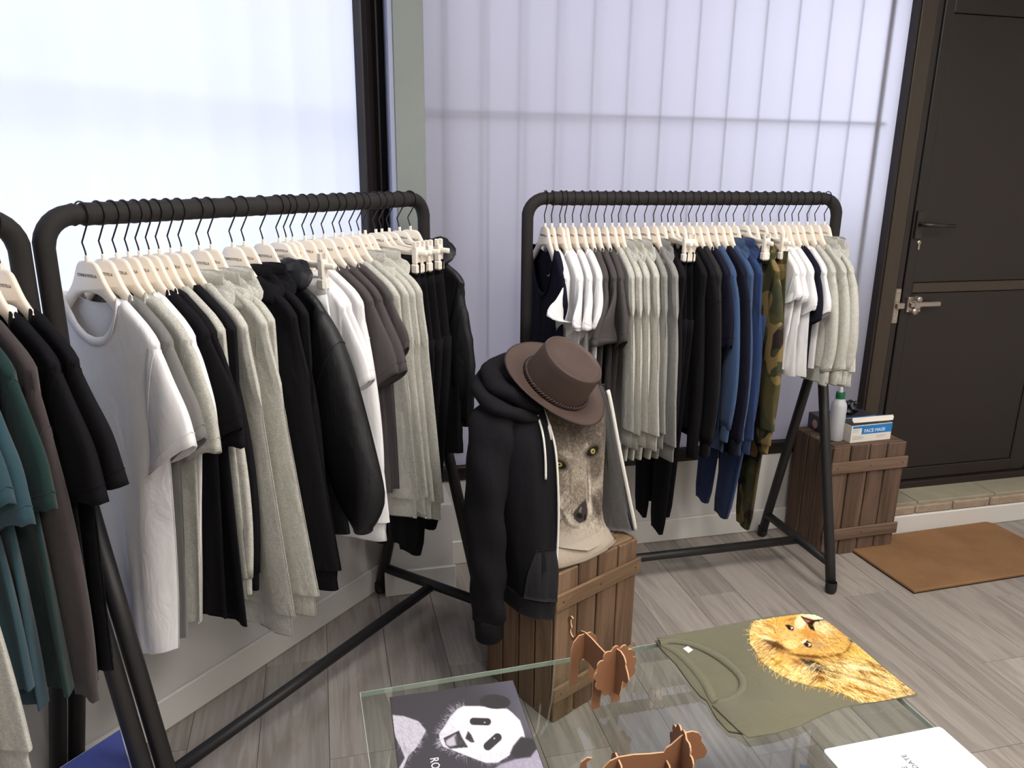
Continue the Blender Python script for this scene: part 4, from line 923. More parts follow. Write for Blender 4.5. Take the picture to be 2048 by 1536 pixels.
LP = [(.985, [(-.085, .070), (-.115, .055), (-.140, .02), (-.14, -.03)]), (.95, [(-.098, .112), (-.14, .09), (-.175, .04), (-.18, -.04)]), (.88, [(-.098, .138), (-.15, .118), (-.195, .06), (-.195, -.05)]), (.75, [(-.098, .152), (-.15, .138), (-.195, .075), (-.195, -.05)]), (.62, [(-.100, .165), (-.155, .145), (-.19, .08), (-.185, -.05)]), (.53, [(-.106, .176), (-.15, .155), (-.18, .09), (-.17, -.04)]), (.445, [(-.114, .180), (-.15, .158), (-.17, .095), (-.155, -.03)])]
lp, GL = sheet('front_panel', LP, mh, hd)
hr, _ = sheet('hem_rib', [(.444, [(-.115, .180), (-.15, .158), (-.17, .095), (-.155, -.03)]), (.42, [(-.114, .174), (-.146, .154), (-.164, .093), (-.15, -.028)]), (.383, [(-.114, .173), (-.145, .153), (-.163, .092), (-.15, -.028)])], FB['hoodlit'], hd, thick=.009)
pk, _ = sheet('pocket', [(.60, [(-.114, .172), (-.140, .160), (-.163, .145)]), (.53, [(-.112, .186), (-.14, .170), (-.176, .134)]), (.447, [(-.120, .190), (-.142, .174), (-.174, .126)])], FB['hoodlit'], hd, thick=.004)
RP = [(1.0, [(.085, -.02), (.108, .03), (.128, .07), (.150, .088)]), (.93, [(.125, -.03), (.150, .035), (.158, .080), (.168, .098)]), (.76, [(.165, -.02), (.183, .045), (.190, .088), (.206, .112)]), (.62, [(.175, -.02), (.200, .045), (.216, .092), (.246, .118)]), (.512, [(.185, .0), (.218, .055), (.246, .098), (.283, .123)])]
rp, GR = sheet('front_panel', RP, mh, hd)
sheet('lining', [(z_, [(a-.006, b_+.0045) for a, b_ in q[:-1]]+[(q[-1][0]-.006, q[-1][1])]) for z_, q in RP], FB['lining'], hd, thick=.002)
sheet('back_panel', [(1.0, [(-.13, -.03), (-.08, -.075), (0, -.09), (.07, -.07), (.085, -.02)]), (.93, [(-.18, -.04), (-.14, -.11), (0, -.13), (.10, -.10), (.125, -.03)]), (.75, [(-.195, -.05), (-.15, -.12), (0, -.14), (.12, -.11), (.165, -.02)]), (.525, [(-.17, -.04), (-.15, -.12), (0, -.15), (.13, -.12), (.185, .0)])], mh, hd)
def zipline(G, j, r, name, mat, dx=0, i0=2, seg=8, flat=1.0):
    pts = [bl(*(G[i, j]+np.array([dx, .004, 0]))) for i in range(i0, G.shape[0])]; V, Fc = tube_geo(pts, r, seg); return obj(name, V, Fc, mat, hd)
zipline(GL, 0, .0033, 'zip_tape', m_cream); zipline(GR, -1, .0062, 'zip_tape', m_cream)
V, Fc = tube_geo([bl(-.092, .098, .965), bl(-.100, .125, .93), bl(-.101, .134, .90)], [.003, .007, .004], 8); obj('zip_tape', V, Fc, m_cream, hd)
V, Fc = tube_geo(smooth_poly([bl(-.118, .098, .962), bl(-.126, .128, .92), bl(-.128, .142, .86), bl(-.132, .15, .80)], 5), .0032, 8); obj('drawcord', V, Fc, m_cream, hd)
def arm(P, r, name='sleeve'):
    Pn, T_, fr = frames(smooth_poly(P, 6)); q_ = np.linspace(0, 1, len(Pn)); rad = np.interp(q_, np.linspace(0, 1, len(r)), r); rings = []
    for i, p_ in enumerate(Pn):
        rings.append([tuple(p_+rad[i]*(math.cos(a)*fr[i][0]+.8*math.sin(a)*fr[i][1])*(1+.09*math.sin(3*a+i*.5)+.05*math.sin(i*1.1+a))) for a in np.linspace(0, 2*math.pi, 20, endpoint=False)])
    V, F = loft(rings, True, True, True); return obj(name, V, F, mh, hd), Pn, rad
sl_, Pn, rad = arm([bl(-.135, -.005, .975), bl(-.185, .005, .945), bl(-.222, .018, .86), bl(-.238, .03, .72), bl(-.245, .038, .58), bl(-.238, .04, .45), bl(-.234, .038, .37)], [.035, .066, .066, .060, .056, .052, .050])
V, Fc = tube_geo([bl(-.234, .038, .374), bl(-.234, .038, .368), bl(-.232, .036, .305), bl(-.232, .036, .30)], [.040, .043, .039, .034], 18); obj('cuff', V, Fc, mh, sl_)
sl_, Pn, rad = arm([bl(.135, -.03, .97), bl(.17, -.05, .93), bl(.18, -.10, .82), bl(.17, -.14, .70), bl(.15, -.165, .58)], [.035, .06, .055, .05, .042])
def roll(P, r, name, parent, sq=.75):
    Pn, T_, fr = frames(smooth_poly(P, 6)); q_ = np.linspace(0, 1, len(Pn)); rad = np.interp(q_, np.linspace(0, 1, len(r)), r)
    rings = [[tuple(p_+rad[i]*(math.cos(a)*np.array(fr[i][0])+sq*math.sin(a)*np.array(fr[i][1]))*(1+.10*math.sin(2*a+i*.7))) for a in np.linspace(0, 2*math.pi, 16, endpoint=False)] for i, p_ in enumerate(Pn)]
    V, F = loft(rings, True, True, True); return obj(name, V, F, mh, parent)
h1 = roll([bl(-.100, .096, .948), bl(-.150, .080, .962), bl(-.196, .045, .980), bl(-.200, -.02, .995), bl(-.14, -.10, 1.015), bl(-.03, -.14, 1.03), bl(.07, -.11, 1.02), bl(.11, -.05, .995), bl(.12, .02, .97)], [.012, .022, .028, .030, .036, .042, .036, .028, .016], 'hood', hd)
roll([bl(-.095, .082, .972), bl(-.132, .058, .998), bl(-.160, .01, 1.018), bl(-.145, -.05, 1.03), bl(-.08, -.10, 1.045), bl(.03, -.10, 1.04), bl(.08, -.06, 1.02), bl(.09, .0, 1.0)], [.016, .032, .038, .042, .044, .042, .03, .018], 'hood_fold', h1)
roll([bl(-.08, .06, .99), bl(-.105, .03, 1.015), bl(-.115, -.02, 1.03), bl(-.09, -.06, 1.04)], [.014, .03, .034, .03], 'hood_fold', h1)
# ---- hat
hc = on_plane(1110, 768, (0, 1.955, 0), np.array([0, 1.0, 0])); ax_ = .80*(.58*cR+.815*cU)-.60*fwd; ax_ /= np.linalg.norm(ax_)
hx = np.cross(cU*.46-cR*.885, ax_); hx = cR*.885-cU*.46 if False else np.cross(np.cross(ax_, cR*.815-cU*.58), ax_); hx /= np.linalg.norm(hx); hy = np.cross(ax_, hx)
hat = tag(bpy.data.objects.new('hat', None), 'brown leather brimmed hat tilted on top of the hoodie', 'hat'); COL.objects.link(hat); hm = Matrix.Identity(4)
for i in range(3): hm[i][0] = hx[i]; hm[i][1] = hy[i]; hm[i][2] = ax_[i]; hm[i][3] = hc[i]
hat.matrix_world = hm
ox, oy = 1.10, .96
def hring(r, z, seg=48, br=0.0): return [(r*math.cos(q)*ox, r*math.sin(q)*oy, z+br*(.5+.5*math.cos(2*q+math.pi))*1.0) for q in np.linspace(0, 2*math.pi, seg, endpoint=False)]
V, Fc = loft([hring(.080, .003), hring(.088, .001, br=.001), hring(.105, -.001, br=.004), hring(.125, 0, br=.010), hring(.142, .001, br=.018), hring(.1445, .0, br=.019), hring(.142, -.003, br=.018), hring(.105, -.005, br=.004), hring(.080, -.003)], True); obj('brim', V, [f[::-1] for f in Fc], m_lether, hat)
V, Fc = tube_geo([*hring(.1440, -.001, 49, br=.019), hring(.1440, -.001, 48, br=.019)[0]], .0026, 6); obj('brim_binding', V, Fc, m_lether2, hat)
V, Fc = loft([hring(.0870, -.002), hring(.0865, .02), hring(.0845, .05), hring(.0825, .082), hring(.0812, .099), hring(.0795, .104), hring(.0760, .1045), hring(.0735, .1015), hring(.070, .0995), hring(.045, .1015), hring(.022, .1035), hring(.002, .104)], True, False, True); obj('crown', V, Fc, m_lether, hat)
for ph in (0, math.pi):
    pts = []
    for q in np.linspace(0, 2*math.pi, 241):
        r = .0898+.0030*math.cos(q*34+ph); pts.append((r*math.cos(q)*ox, r*math.sin(q)*oy, .0085+.0042*math.sin(q*34+ph)))
    V, Fc = tube_geo(pts, .0030, 6); obj('braided_band', V, Fc, m_lether2, hat)
# ================================================================== GLASS TABLE
TH = .45
gm = bpy.data.materials.new('clear_table_glass'); gm.use_nodes = True; nt = gm.node_tree; nt.nodes.clear()
o_ = nt.nodes.new('ShaderNodeOutputMaterial'); tr = nt.nodes.new('ShaderNodeBsdfTransparent'); gl_ = nt.nodes.new('ShaderNodeBsdfGlossy'); fr_ = nt.nodes.new('ShaderNodeFresnel'); mx_ = nt.nodes.new('ShaderNodeMixShader')
tr.inputs[0].default_value = (.93, .965, .94, 1); gl_.inputs['Roughness'].default_value = .0; gl_.inputs[0].default_value = (1, 1, 1, 1); fr_.inputs[0].default_value = 1.85
ge = nt.nodes.new('ShaderNodeNewGeometry'); inv = nt.nodes.new('ShaderNodeMath'); inv.operation = 'SUBTRACT'; inv.inputs[0].default_value = 1; mu = nt.nodes.new('ShaderNodeMath'); mu.operation = 'MULTIPLY'
nt.links.new(ge.outputs['Backfacing'], inv.inputs[1]); nt.links.new(fr_.outputs[0], mu.inputs[0]); nt.links.new(inv.outputs[0], mu.inputs[1]); nt.links.new(mu.outputs[0], mx_.inputs[0]); nt.links.new(tr.outputs[0], mx_.inputs[1]); nt.links.new(gl_.outputs[0], mx_.inputs[2]); nt.links.new(mx_.outputs[0], o_.inputs[0])
TA = R_(1.8); tb_ = tag(empty('glass_table', (.033, 1.523, 0), TA), 'low glass-topped table in the foreground with printed shirts on it', 'table')
TW, TD = 1.18, 1.05
box('glass_top', .001, TW-.001, -TD+.001, -.001, TH-.012, TH, gm, tb_, 0)
V, Fc = merge(box_geo(0, TW, -.001, 0, TH-.012, TH, 0), box_geo(0, TW, -TD, -TD+.001, TH-.012, TH, 0), box_geo(0, .001, -TD+.001, -.001, TH-.012, TH, 0), box_geo(TW-.001, TW, -TD+.001, -.001, TH-.012, TH, 0)); obj('polished_edge', V, Fc, m_glass_edge, tb_, False)
for xx in (.28, .90):
    pd = obj('pedestal', *tube_geo([(xx, -.68, .012), (xx, -.68, TH-.02)], .03, 18), m_black_metal, tb_)
    box('foot_plate', xx-.09, xx+.09, -.85, -.51, 0, .012, m_black_metal, pd, .003); box('support_pad', xx-.06, xx+.06, -.74, -.62, TH-.02, TH-.0121, m_black_metal, pd, .003)
# ---- panda panel
ZP = TH+.003
pa = on_z(779, 1394, ZP)[:2]; pb = on_z(1026, 1360, ZP)[:2]; ex = (pb-pa)/np.linalg.norm(pb-pa); ey = np.array([ex[1], -ex[0]]); wP = np.linalg.norm(pb-pa); dP = .39
pn = tag(empty('printed_panel', (pa[0], pa[1], TH), math.atan2(ex[1], ex[0])), 'black panel printed with a roaring panda at the left of the table', 'poster')
box('panel', 0, wP, -dP, 0, 0, .003, plain('panel_black', rgb(64, 62, 68), .5), pn, .0006)
cv = Canvas(2048, 1120, .2, (68, 66, 72)); X, Y = cv.X, cv.Y
cv.put(np.clip(((X-900)/700-(Y-60)/900), 0, 1), (104, 100, 116), .7); cv.put(np.clip((X-1500)/300, 0, 1)*np.clip((Y-150)/200, 0, 1)*np.clip((800-Y)/200, 0, 1), (112, 110, 122), .6)
W_ = (226, 222, 236)
body = cv.poly([(1300, 1120), (1420, 1040), (1600, 980), (1850, 860), (2000, 960), (2048, 1120)], (158, 152, 170), 12)
head = [(980, 360), (1180, 365), (1490, 395), (1560, 450), (1640, 530), (1680, 650), (1700, 740), (1600, 860), (1500, 950), (1370, 1030), (1240, 1030), (1000, 940), (850, 880), (740, 840), (700, 760), (690, 690), (760, 590), (820, 490), (900, 400)]
M_ = cv.poly(head, W_, 4); arm_ = cv.poly([(120, 465), (280, 480), (450, 540), (540, 650), (500, 730), (420, 860), (330, 950), (260, 1120), (205, 1120), (290, 970), (240, 840), (180, 720)], (196, 192, 206), 6)
ed = (cv.blur(M_, 24) > .04) & (cv.blur(M_, 24) < .97) & (X < 1000); outd = lambda x_, y_: (x_-1200, y_-700)
cv.fur(1500, ed | ((M_ > .5) & (X < 900)), outd, lambda x_, y_, g: np.array([225, 220, 235])*(.72+.3*g.random()), 60, .35, .6)
cv.fur(700, (M_ > .5) & (Y > 880), lambda x_, y_: (x_-1200, 500), lambda x_, y_, g: np.array([228, 224, 238])*(.7+.3*g.random()), 70, .4, .6)
cv.fur(1400, arm_ > .5, lambda x_, y_: (.5, .8), lambda x_, y_, g: np.array([220, 216, 228])*(.55+.45*g.random()), 60, .5, .55); cv.fur(900, body > .5, lambda x_, y_: (.6, .5), lambda x_, y_, g: np.array([200, 194, 214])*(.6+.4*g.random()), 50, .8, .5)
DK = (58, 56, 58)
cv.ell(1345, 312, 182, 84, 4, DK, .1); cv.poly([(1650, 720), (1800, 750), (1835, 860), (1760, 960), (1600, 980), (1520, 920), (1560, 830)], DK, 14)
def capsule(cx, cy, L_, r, an): 
    c, q = math.cos(R_(an)), math.sin(R_(an)); dx, dy = X-cx, Y-cy; u = np.clip(dx*c+dy*q, -L_, L_); d = np.hypot(dx-u*c, dy-u*q); cv.put(np.clip((r-d)/8+.5, 0, 1), DK)
capsule(1175, 545, 82, 42, 2); capsule(1318, 782, 75, 50, -42); cv.ell(1225, 555, 10, 8, 0, (190, 188, 196)); cv.ell(1338, 742, 12, 9, 0, (190, 188, 196))
cv.poly([(1030, 655), (1068, 700), (1108, 790), (1060, 785), (998, 742)], DK, 4); cv.poly([(745, 740), (925, 650), (950, 720), (1030, 845), (820, 862), (770, 820)], DK, 5); cv.poly([(770, 765), (890, 690), (905, 740), (900, 820), (820, 840), (775, 815)], (188, 184, 196), 14); cv.poly([(870, 720), (940, 690), (1000, 830), (890, 810)], (70, 66, 72), 12, .8)
cv.fur(700, (M_ > .5) & (X > 940) & (X < 1100) & (Y > 560) & (Y < 900), outd, lambda x_, y_, g: np.array([200, 194, 210])*(.7+.3*g.random()), 40, .5, .25)
def flat(px0, py0, kx, z, org, ang):
    c, s = math.cos(-ang), math.sin(-ang)
    def fn(x_, y_):
        dx = (px0+x_*kx-CX)/F_PX; dy = (py0+y_*kx-CY)/F_PX; d = fwd[None]+dx[:, None]*cR[None]-dy[:, None]*cU[None]; P_ = cam_pos[None]+d*((z-CAM_H)/d[:, 2])[:, None]
        q = P_[:, :2]-np.asarray(org)[None]; return np.c_[c*q[:, 0]-s*q[:, 1], s*q[:, 0]+c*q[:, 1], np.full(len(x_), z-TH)]
    return fn
fnp = flat(760, 1350, .1709, ZP+.0006, pa, math.atan2(ex[1], ex[0])); cc = fnp(X.ravel()+2.5, Y.ravel()+2.5)
inm = ((cc[:, 0] > .002) & (cc[:, 0] < wP-.002) & (cc[:, 1] < -.002) & (cc[:, 1] > -dP+.004)).reshape(cv.H, cv.W)
cv.grid('panda_print', fnp, m_vcol2, pn, inm)
o = obj('lettering', 0, 0, 0, pn, data=text_mesh('ROAR', .022, plain('lettering_white', rgb(236, 234, 240), .6), .0003)); q = fnp(np.array([650.]), np.array([1095.]))[0]
o.location = (q[0], q[1], .0040); o.rotation_euler = (0, 0, R_(-90)); o.scale = (1.0, 1.15, 1)
# ---- olive lion shirt
def tp(px, py, z=TH): return on_z(px, py, z)[:2]
ot = np.array([.80, 1.40]); ol = tag(empty('folded_t_shirt', (*ot, TH)), 'folded olive t-shirt with a lion print on the glass table', 't-shirt')
def ccw(P):
    P = [tuple(p_) for p_ in P]; a = sum(P[i][0]*P[(i+1) % len(P)][1]-P[(i+1) % len(P)][0]*P[i][1] for i in range(len(P))); return P if a > 0 else P[::-1]
def tpoly(L_, z): return ccw([tp(x_, y_, z)-ot for x_, y_ in L_])
under = [(1310, 1284), (1328, 1279), (1500, 1244), (1600, 1228), (1640, 1236), (1815, 1378), (1825, 1392), (1690, 1414), (1600, 1452), (1500, 1474), (1456, 1466), (1432, 1440), (1412, 1404), (1400, 1396), (1380, 1372), (1350, 1330), (1322, 1302)]
V, Fc = prism_geo(tpoly(under, TH), 0.0, .005, .002); obj('back_layer', V, Fc, FB['olive'], ol)
V, Fc = prism_geo(tpoly([(x_*.985+22, y_*.985+20) for x_, y_ in under], TH+.005), .0052, .009, .0015); obj('fold', V, Fc, FB['olive'], ol)
collar_o = [(1318, 1279), (1345, 1276), (1375, 1281), (1410, 1292), (1443, 1309), (1468, 1328), (1486, 1348), (1494, 1366), (1489, 1382), (1474, 1396), (1455, 1404), (1430, 1408)]
collar_i = [(1322, 1290), (1340, 1285), (1366, 1287), (1398, 1297), (1428, 1313), (1450, 1329), (1468, 1345), (1478, 1360), (1478, 1374), (1470, 1385), (1455, 1394), (1440, 1399)]
top_out = [(1312, 1276), (1330, 1272), (1400, 1260), (1500, 1240), (1560, 1230), (1600, 1226), (1630, 1228), (1648, 1236), (1700, 1276), (1770, 1336), (1836, 1388), (1832, 1392), (1740, 1406), (1690, 1414), (1655, 1426), (1600, 1452), (1555, 1466), (1496, 1476), (1478, 1462), (1432, 1418), (1424, 1410)]
topL = top_out+collar_o[::-1][1:]
V, Fc = prism_geo(tpoly(topL, TH+.012), .0092, .014, .002); obj('front_layer', V, Fc, FB['olive'], ol)
ZQ = TH+.014
A = smooth_poly([tuple(tp(*p_, ZQ)-ot) for p_ in collar_o], 4); B_ = smooth_poly([tuple(tp(*p_, ZQ)-ot) for p_ in collar_i], 4)
V, Fc = loft([[(*a, .0095), (*a, .0148), (*(a*.5+b_*.5), .0158), (*b_, .0146), (*b_, .0100)] for a, b_ in zip(A, B_)], False); obj('neckband', V, [f[::-1] for f in Fc], FB['olive'], ol)
bk_o = [(1322, 1292), (1345, 1305), (1372, 1330), (1398, 1362), (1414, 1392), (1424, 1408)]; bk_i = [(1330, 1288), (1356, 1299), (1386, 1324), (1412, 1354), (1428, 1382), (1436, 1400)]
A = smooth_poly([tuple(tp(*p_, TH+.010)-ot) for p_ in bk_o], 4); B_ = smooth_poly([tuple(tp(*p_, TH+.010)-ot) for p_ in bk_i], 4)
V, Fc = loft([[(*a, .0088), (*a, .0112), (*(a*.5+b_*.5), .0120), (*b_, .0112), (*b_, .009)] for a, b_ in zip(A, B_)], False); obj('back_neckband', V, Fc, FB['olive'], ol)
V, Fc = prism_geo(tpoly([(1366, 1297), (1376, 1292), (1386, 1300), (1377, 1306)], TH+.01), .0095, .0105, .0002); obj('care_label', V, Fc, m_cream, ol, False)
cv = Canvas(2048, 1190, .2, (176, 146, 92)); X, Y = cv.X, cv.Y
mane = [(150, 150), (450, 98), (700, 66), (850, 60), (930, 72), (1010, 130), (1240, 330), (1500, 555), (1700, 735), (1960, 950), (1500, 1050), (1330, 1050), (1150, 955), (960, 895), (760, 860), (560, 800), (440, 740), (330, 670), (230, 590), (170, 480), (110, 400), (100, 300), (120, 220)]
MM = cv.poly(mane, (206, 170, 98), 3, mask=True)
cv.ell(330, 200, 230, 120, -10, (222, 164, 84), .6, .8); cv.ell(300, 470, 160, 120, 20, (196, 152, 92), .6, .6); cv.ell(400, 425, 170, 50, 22, (96, 66, 44), .6, .9); cv.ell(500, 700, 260, 110, 32, (228, 184, 96), .6, .8)
cv.ell(1250, 930, 330, 110, 18, (214, 150, 66), .6, .7); cv.ell(1880, 940, 190, 80, 30, (82, 48, 28), .7, .9); cv.ell(1450, 700, 330, 110, 35, (224, 188, 116), .6, .7); cv.ell(1000, 540, 260, 40, 5, (150, 112, 64), .6, .8); cv.ell(640, 590, 200, 60, 25, (206, 160, 110), .6, .7)
cols = [(240, 214, 140), (226, 176, 86), (160, 112, 56), (120, 84, 44), (246, 232, 180), (206, 148, 70)]
def ldir(x_, y_):
    if x_ > 900: return (1, .62) 
    if y_ < 330: return (-.9, -.45) if x_ < 400 else (-.3, -.9)
    return (-.75, .55)
def lcol(x_, y_, g):
    c = cv.a[min(cv.H-1, int(y_*cv.k)), min(cv.W-1, int(x_*cv.k))]*255; q = np.array(cols[g.integers(0, 6)]); return .45*c+.55*q
cv.fur(5200, MM > .5, ldir, lcol, 75, .28, .55)
eg = (MM > .5) & (cv.blur(MM > .5, 30) < .86) & ((X < 700) | (Y > 700)) & (X < 1450)
cv.fur(1300, eg, lambda x_, y_: (-.95, -.05) if y_ < 420 and x_ < 400 else (-.45, .9), lambda x_, y_, g: np.array(cols[[0, 1, 4, 5][g.integers(0, 4)]]), 62, .35, .8, mask=True)
face = cv.poly([(400, 260), (470, 200), (600, 140), (680, 90), (860, 66), (950, 95), (1060, 190), (1190, 310), (1190, 420), (1100, 490), (900, 520), (700, 500), (520, 430), (420, 340)], (204, 160, 98), 22, .85)
cv.ell(860, 95, 150, 48, 10, (236, 226, 190), .5); cv.ell(560, 300, 140, 90, 20, (216, 178, 118), .6, .8); cv.ell(560, 410, 80, 50, 10, (236, 208, 150), .6, .8); cv.ell(670, 160, 60, 90, 20, (238, 214, 176), .5); cv.ell(900, 220, 120, 70, 30, (228, 204, 160), .6, .8); cv.ell(760, 290, 120, 40, 15, (196, 142, 78), .6, .8)
cv.fur(2600, face > .5, lambda x_, y_: (.8, .45), lambda x_, y_, g: np.clip(cv.a[min(cv.H-1, int(y_*cv.k)), min(cv.W-1, int(x_*cv.k))]*255*(1+.16*g.normal()), 30, 250), 32, .4, .6)
cv.poly([(668, 92), (740, 118), (815, 140), (925, 125), (930, 92), (960, 110), (1000, 140), (930, 142), (830, 158), (806, 190), (832, 262), (780, 238), (735, 170)], (52, 36, 34), 4); cv.poly([(700, 118), (790, 150), (745, 172)], (170, 110, 104), 5)
cv.poly([(930, 92), (960, 96), (1090, 210), (1240, 330), (1180, 330), (1020, 180), (920, 140)], (150, 140, 140), 12, .8)
for ex_, ey_, s_ in ((545, 215, 1.0), (735, 395, 1.25)):
    cv.poly([(ex_-46*s_, ey_-22*s_), (ex_+10*s_, ey_-20*s_), (ex_+55*s_, ey_+5*s_), (ex_+40*s_, ey_+42*s_), (ex_-5*s_, ey_+30*s_)], (56, 42, 34), 5); cv.poly([(ex_+5*s_, ey_-6*s_), (ex_+50*s_, ey_+8*s_), (ex_+20*s_, ey_+30*s_)], (240, 236, 222), 3); cv.ell(ex_+12*s_, ey_+12*s_, 9*s_, 9*s_, 0, (40, 30, 24))
cv.poly([(665, 380), (740, 345), (730, 385), (690, 402)], (240, 224, 188), 5); cv.ell(870, 410, 90, 60, 15, (176, 146, 104), .6, .7)
cv.poly([(500, 500), (700, 520), (960, 540), (1140, 500), (1200, 440), (1230, 350), (1245, 380), (1200, 480), (1100, 530), (900, 570), (650, 545)], (96, 66, 40), 14, .8)
cv.poly([(640, 560), (800, 580), (930, 630), (1010, 700), (960, 742), (860, 720), (790, 690), (720, 620)], (58, 46, 40), 16, .9); cv.ell(900, 775, 110, 55, -8, (128, 88, 46), .5, .9); cv.poly([(1005, 700), (1150, 715), (1100, 735), (1020, 735)], (52, 38, 28), 6)
cv.fur(500, (X > 560) & (X < 960) & (Y > 540) & (Y < 720), lambda x_, y_: (.85, .6), lambda x_, y_, g: np.array([210, 200, 186])*(.5+.5*g.random()), 60, .3, .6)
cv.fur(1500, (MM > .5) & (X > 850) & (Y > 520), lambda x_, y_: (1, .6), lambda x_, y_, g: np.array([(246, 232, 176), (120, 84, 44), (236, 200, 120)][g.integers(0, 3)]), 120, .2, .55)
cv.fur(1100, (MM > .5) & (((X > 900) & (Y > 560)) | (Y > 640) | (X < 420)), ldir, lambda x_, y_, g: np.array([120, 82, 44]), 120, .18, .38)
cv.fur(1300, (MM > .5) & (((X > 900) & (Y > 560)) | (Y > 600) | (X < 420)), ldir, lambda x_, y_, g: np.array([250, 234, 184]), 120, .2, .42)
cv.fur(500, (face > .5), lambda x_, y_: (.8, .45), lambda x_, y_, g: (np.array([120, 80, 44]) if g.random() < .5 else np.array([246, 226, 184])), 30, .4, .4)
for (x0, y0, x1, y1, w_, c_, al_) in ((880, 560, 1700, 800, 26, (104, 68, 36), .55), (1050, 700, 1800, 960, 22, (110, 70, 36), .55), (1000, 620, 1500, 700, 30, (250, 238, 196), .7), (1120, 760, 1650, 930, 26, (250, 236, 190), .6), (1250, 520, 1720, 760, 24, (120, 84, 44), .5), (1150, 860, 1700, 1010, 22, (126, 74, 34), .55), (300, 520, 560, 720, 26, (140, 94, 48), .5), (420, 600, 760, 800, 24, (250, 226, 160), .6), (160, 300, 420, 380, 26, (250, 240, 214), .6), (250, 350, 520, 470, 34, (70, 46, 32), .6), (560, 560, 700, 640, 24, (120, 80, 50), .6), (480, 150, 640, 110, 20, (140, 92, 50), .55), (240, 170, 420, 250, 22, (150, 98, 50), .45), (1300, 420, 1480, 560, 18, (236, 224, 200), .6), (1180, 330, 1260, 400, 26, (96, 84, 80), .6)):
    n_ = np.array([-(y1-y0), x1-x0], float); n_ *= w_/np.linalg.norm(n_); cv.poly([(x0, y0), ((x0+x1)/2+n_[0], (y0+y1)/2+n_[1]), (x1, y1), ((x0+x1)/2-n_[0], (y0+y1)/2-n_[1])], c_, 12, al_)
cv.fur(1500, (MM > .5) & ((X > 850) | (Y > 560)), lambda x_, y_: (1, .55) if x_ > 850 else (-.7, .6), lambda x_, y_, g: np.clip(cv.a[min(cv.H-1, int(y_*cv.k)), min(cv.W-1, int(x_*cv.k))]*255*(1+.2*g.normal()), 20, 252), 70, .2, .7)
cv.a = np.clip((cv.a-.55)*1.15+.50, 0, 1)
fnl = flat(1480, 1215, .1807, ZQ+.0007, ot, 0)
keep = cv.inside([((x_-1480)/.1807, (y_-1215)/.1807) for x_, y_ in inset_poly(ccw(topL), 1.2)]) if True else None
cv.grid('lion_print', fnl, m_vcol, ol, (cv.m > .5) & keep)
# ---- leatherboard lions
def plate(name, poly, mfn, parent, th=.0032):
    P = ccw(poly); V, Fc = prism_geo(P, -th/2, th/2); n = len(P)
    V = [mfn(*v) for v in V]; o = obj(name, V, Fc, [m_card, m_card_edge], parent, False)
    for i, f in enumerate(o.data.polygons): f.material_index = 0 if f.loop_total > 4 or len(P) <= 4 and abs(f.normal.z) < 0 else 1
    return o
def lion_figure(loc, rz, label):
    t = tag(empty('lion_figure', loc, rz), label, 'figurine', 'slotted tan lion figures on the glass table')
    prof = [(-.086, .098), (-.095, .086), (-.106, .078), (-.117, .082), (-.125, .096), (-.124, .108), (-.131, .116), (-.128, .130), (-.117, .138), (-.108, .136), (-.118, .128), (-.117, .118), (-.112, .110), (-.117, .104), (-.118, .096), (-.112, .089), (-.104, .088), (-.095, .097), (-.085, .112), (-.074, .124), (-.058, .130), (-.03, .131), (0, .128), (.028, .127), (.032, .136), (.042, .142), (.055, .154), (.066, .163), (.080, .165), (.092, .160), (.099, .150), (.099, .142), (.108, .128), (.113, .116), (.108, .104), (.092, .101), (.089, .080), (.084, .058), (.060, .052), (.03, .056), (0, .060), (-.04, .064), (-.06, .060), (-.072, .072)]
    plate('body_plate', prof, lambda a, b_, c: (a, c, b_), t)
    leg = [(-.038, 0), (-.016, 0), (-.014, .045), (-.004, .056), (.004, .056), (.014, .045), (.016, 0), (.038, 0), (.036, .080), (.030, .100), (.016, .112), (-.016, .112), (-.030, .100), (-.036, .080)]
    plate('rear_leg_plate', [(a, b_*1.12) for a, b_ in leg], lambda a, b_, c: (-.058+c, a, b_), t); plate('front_leg_plate', [(a, b_*.98) for a, b_ in leg], lambda a, b_, c: (.034+c, a, b_), t)
    mn = []
    for k in range(72):
        q = 2*math.pi*k/72; s = .86+.17*abs(math.sin(q*6.5+.4))**.7; rx, ry = (.054, .062)
        if math.sin(q) < -.3: rx *= 1+.35*(math.sin(q)+.3)
        mn.append((rx*s*math.cos(q), .106+ry*s*math.sin(q)))
    plate('mane_plate', mn, lambda a, b_, c: (.064+c, a, b_), t)
    return t
lion_figure((.553, 1.392, TH), math.atan2(-.975, .24), 'tan slotted lion figure facing the camera near the centre crate')
q1 = on_z(1345, 1488, TH+.140)
lion_figure((q1[0]-.045, q1[1], TH), R_(-3), 'tan slotted lion figure in profile at the bottom edge of the table')
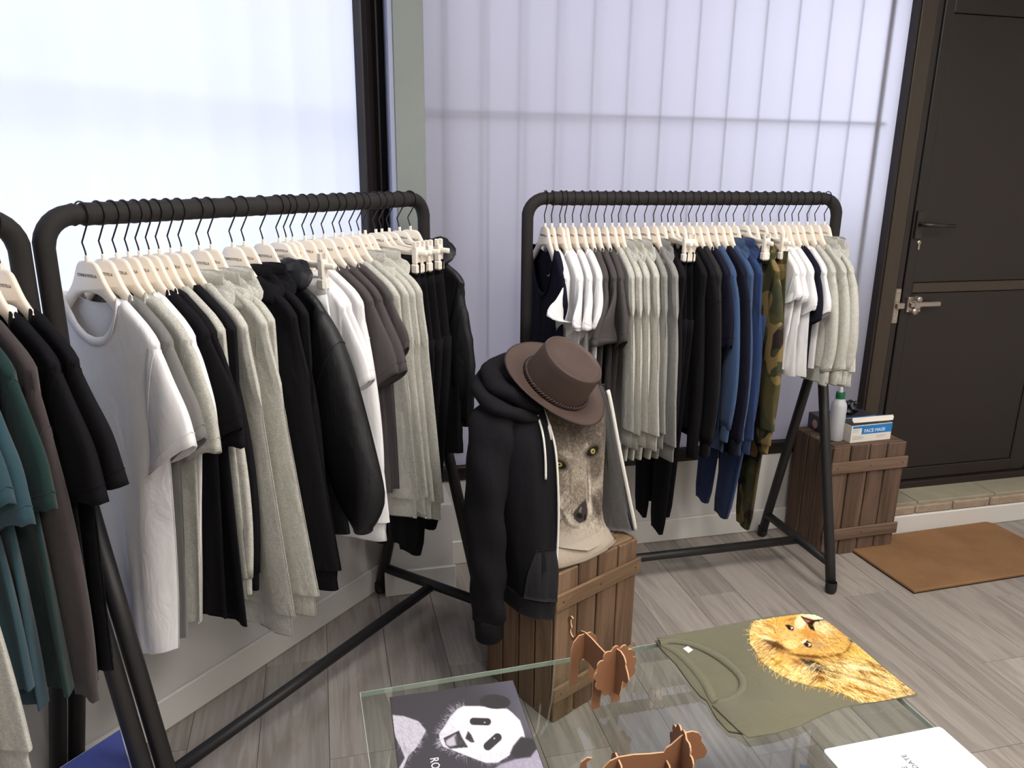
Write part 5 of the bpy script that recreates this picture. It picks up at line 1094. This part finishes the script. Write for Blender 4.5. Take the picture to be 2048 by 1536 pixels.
# ---- white booklet, dark card
wb_ = tag(empty('white_booklet', (.946, .88, TH), R_(.5)), 'white booklet with thin grey lettering at the right of the table', 'booklet')
def rrect(x0, x1, y0, y1, r, n=5): 
    P = []
    for cx, cy, a0 in ((x1-r, y1-r, 0), (x0+r, y1-r, 90), (x0+r, y0+r, 180), (x1-r, y0+r, 270)): P += [(cx+r*math.cos(R_(a0+90*k/n)), cy+r*math.sin(R_(a0+90*k/n))) for k in range(n+1)]
    return P
V, Fc = prism_geo(rrect(0, .288, 0, .240, .010), 0, .0035, .0008); obj('pages', V, Fc, m_cream, wb_, False)
V, Fc = prism_geo(rrect(-.001, .289, -.001, .241, .010), .0037, .008, .001); obj('cover', V, Fc, plain('booklet_white', rgb(252, 251, 251), .35, spec=.5), wb_, False)
mt = plain('booklet_lettering', rgb(84, 82, 85), .7)
for s_, px, py in (('DATE', 1822, 1524), ('E', 1812, 1536)):
    o = obj('lettering', 0, 0, 0, wb_, data=text_mesh(s_, .0155, mt, .0005)); q = on_z(px, py, TH+.008); o.location = (q[0]-.946, q[1]-.88, .0082); o.rotation_euler = (0, 0, R_(90))
dk = tag(obj('dark_card', *prism_geo(rrect(-.05, .05, -.032, .032, .002), 0, .0015, .0003), plain('slate_card', rgb(66, 76, 86), .5), None, False), 'small slate-blue card left of the white booklet', 'card')
q = on_z(1600, 1528, TH+.001); dk.rotation_euler = (0, 0, R_(-38)); dk.location = (q[0]+.05*math.cos(R_(-38))+.032*math.sin(R_(-38)), q[1]+.05*math.sin(R_(-38))-.032*math.cos(R_(-38)), TH)
# ---- blue carton under the left rack
bc = tag(empty('blue_carton', (0, 0, 0), WA), 'blue lidded carton with white rim standing under the left racks', 'box')
m_blu = plain('carton_deep_blue', rgb(62, 72, 140), .55); m_rim = plain('carton_rim', rgb(215, 214, 216), .6)
box('carton', .26, .735, 1.24, 1.545, 0, .27, m_rim, bc, .002)
def lt(px, py, z): P_ = on_z(px, py, z); return (float(P_@D1), float(P_@N1))
c0 = lt(243, 1455, .30); c1 = lt(265, 1536, .30); c2 = lt(117, 1536, .30); dv_ = np.array(c1)-c0; du_ = np.array(c2)-c0; dv_ /= np.linalg.norm(dv_); du_ /= np.linalg.norm(du_)
quad = [tuple(np.array(c0)), tuple(np.array(c0)+du_*.52), tuple(np.array(c0)+du_*.52+dv_*.30), tuple(np.array(c0)+dv_*.30)]
V, Fc = prism_geo(ccw(quad), .271, .300, .0015); obj('lid', V, Fc, m_rim, bc, False)
ip = inset_poly(ccw(quad), .004); V, Fc = prism_geo(ip, .3002, .3012); obj('lid_top', V, Fc, m_blu, bc, False)
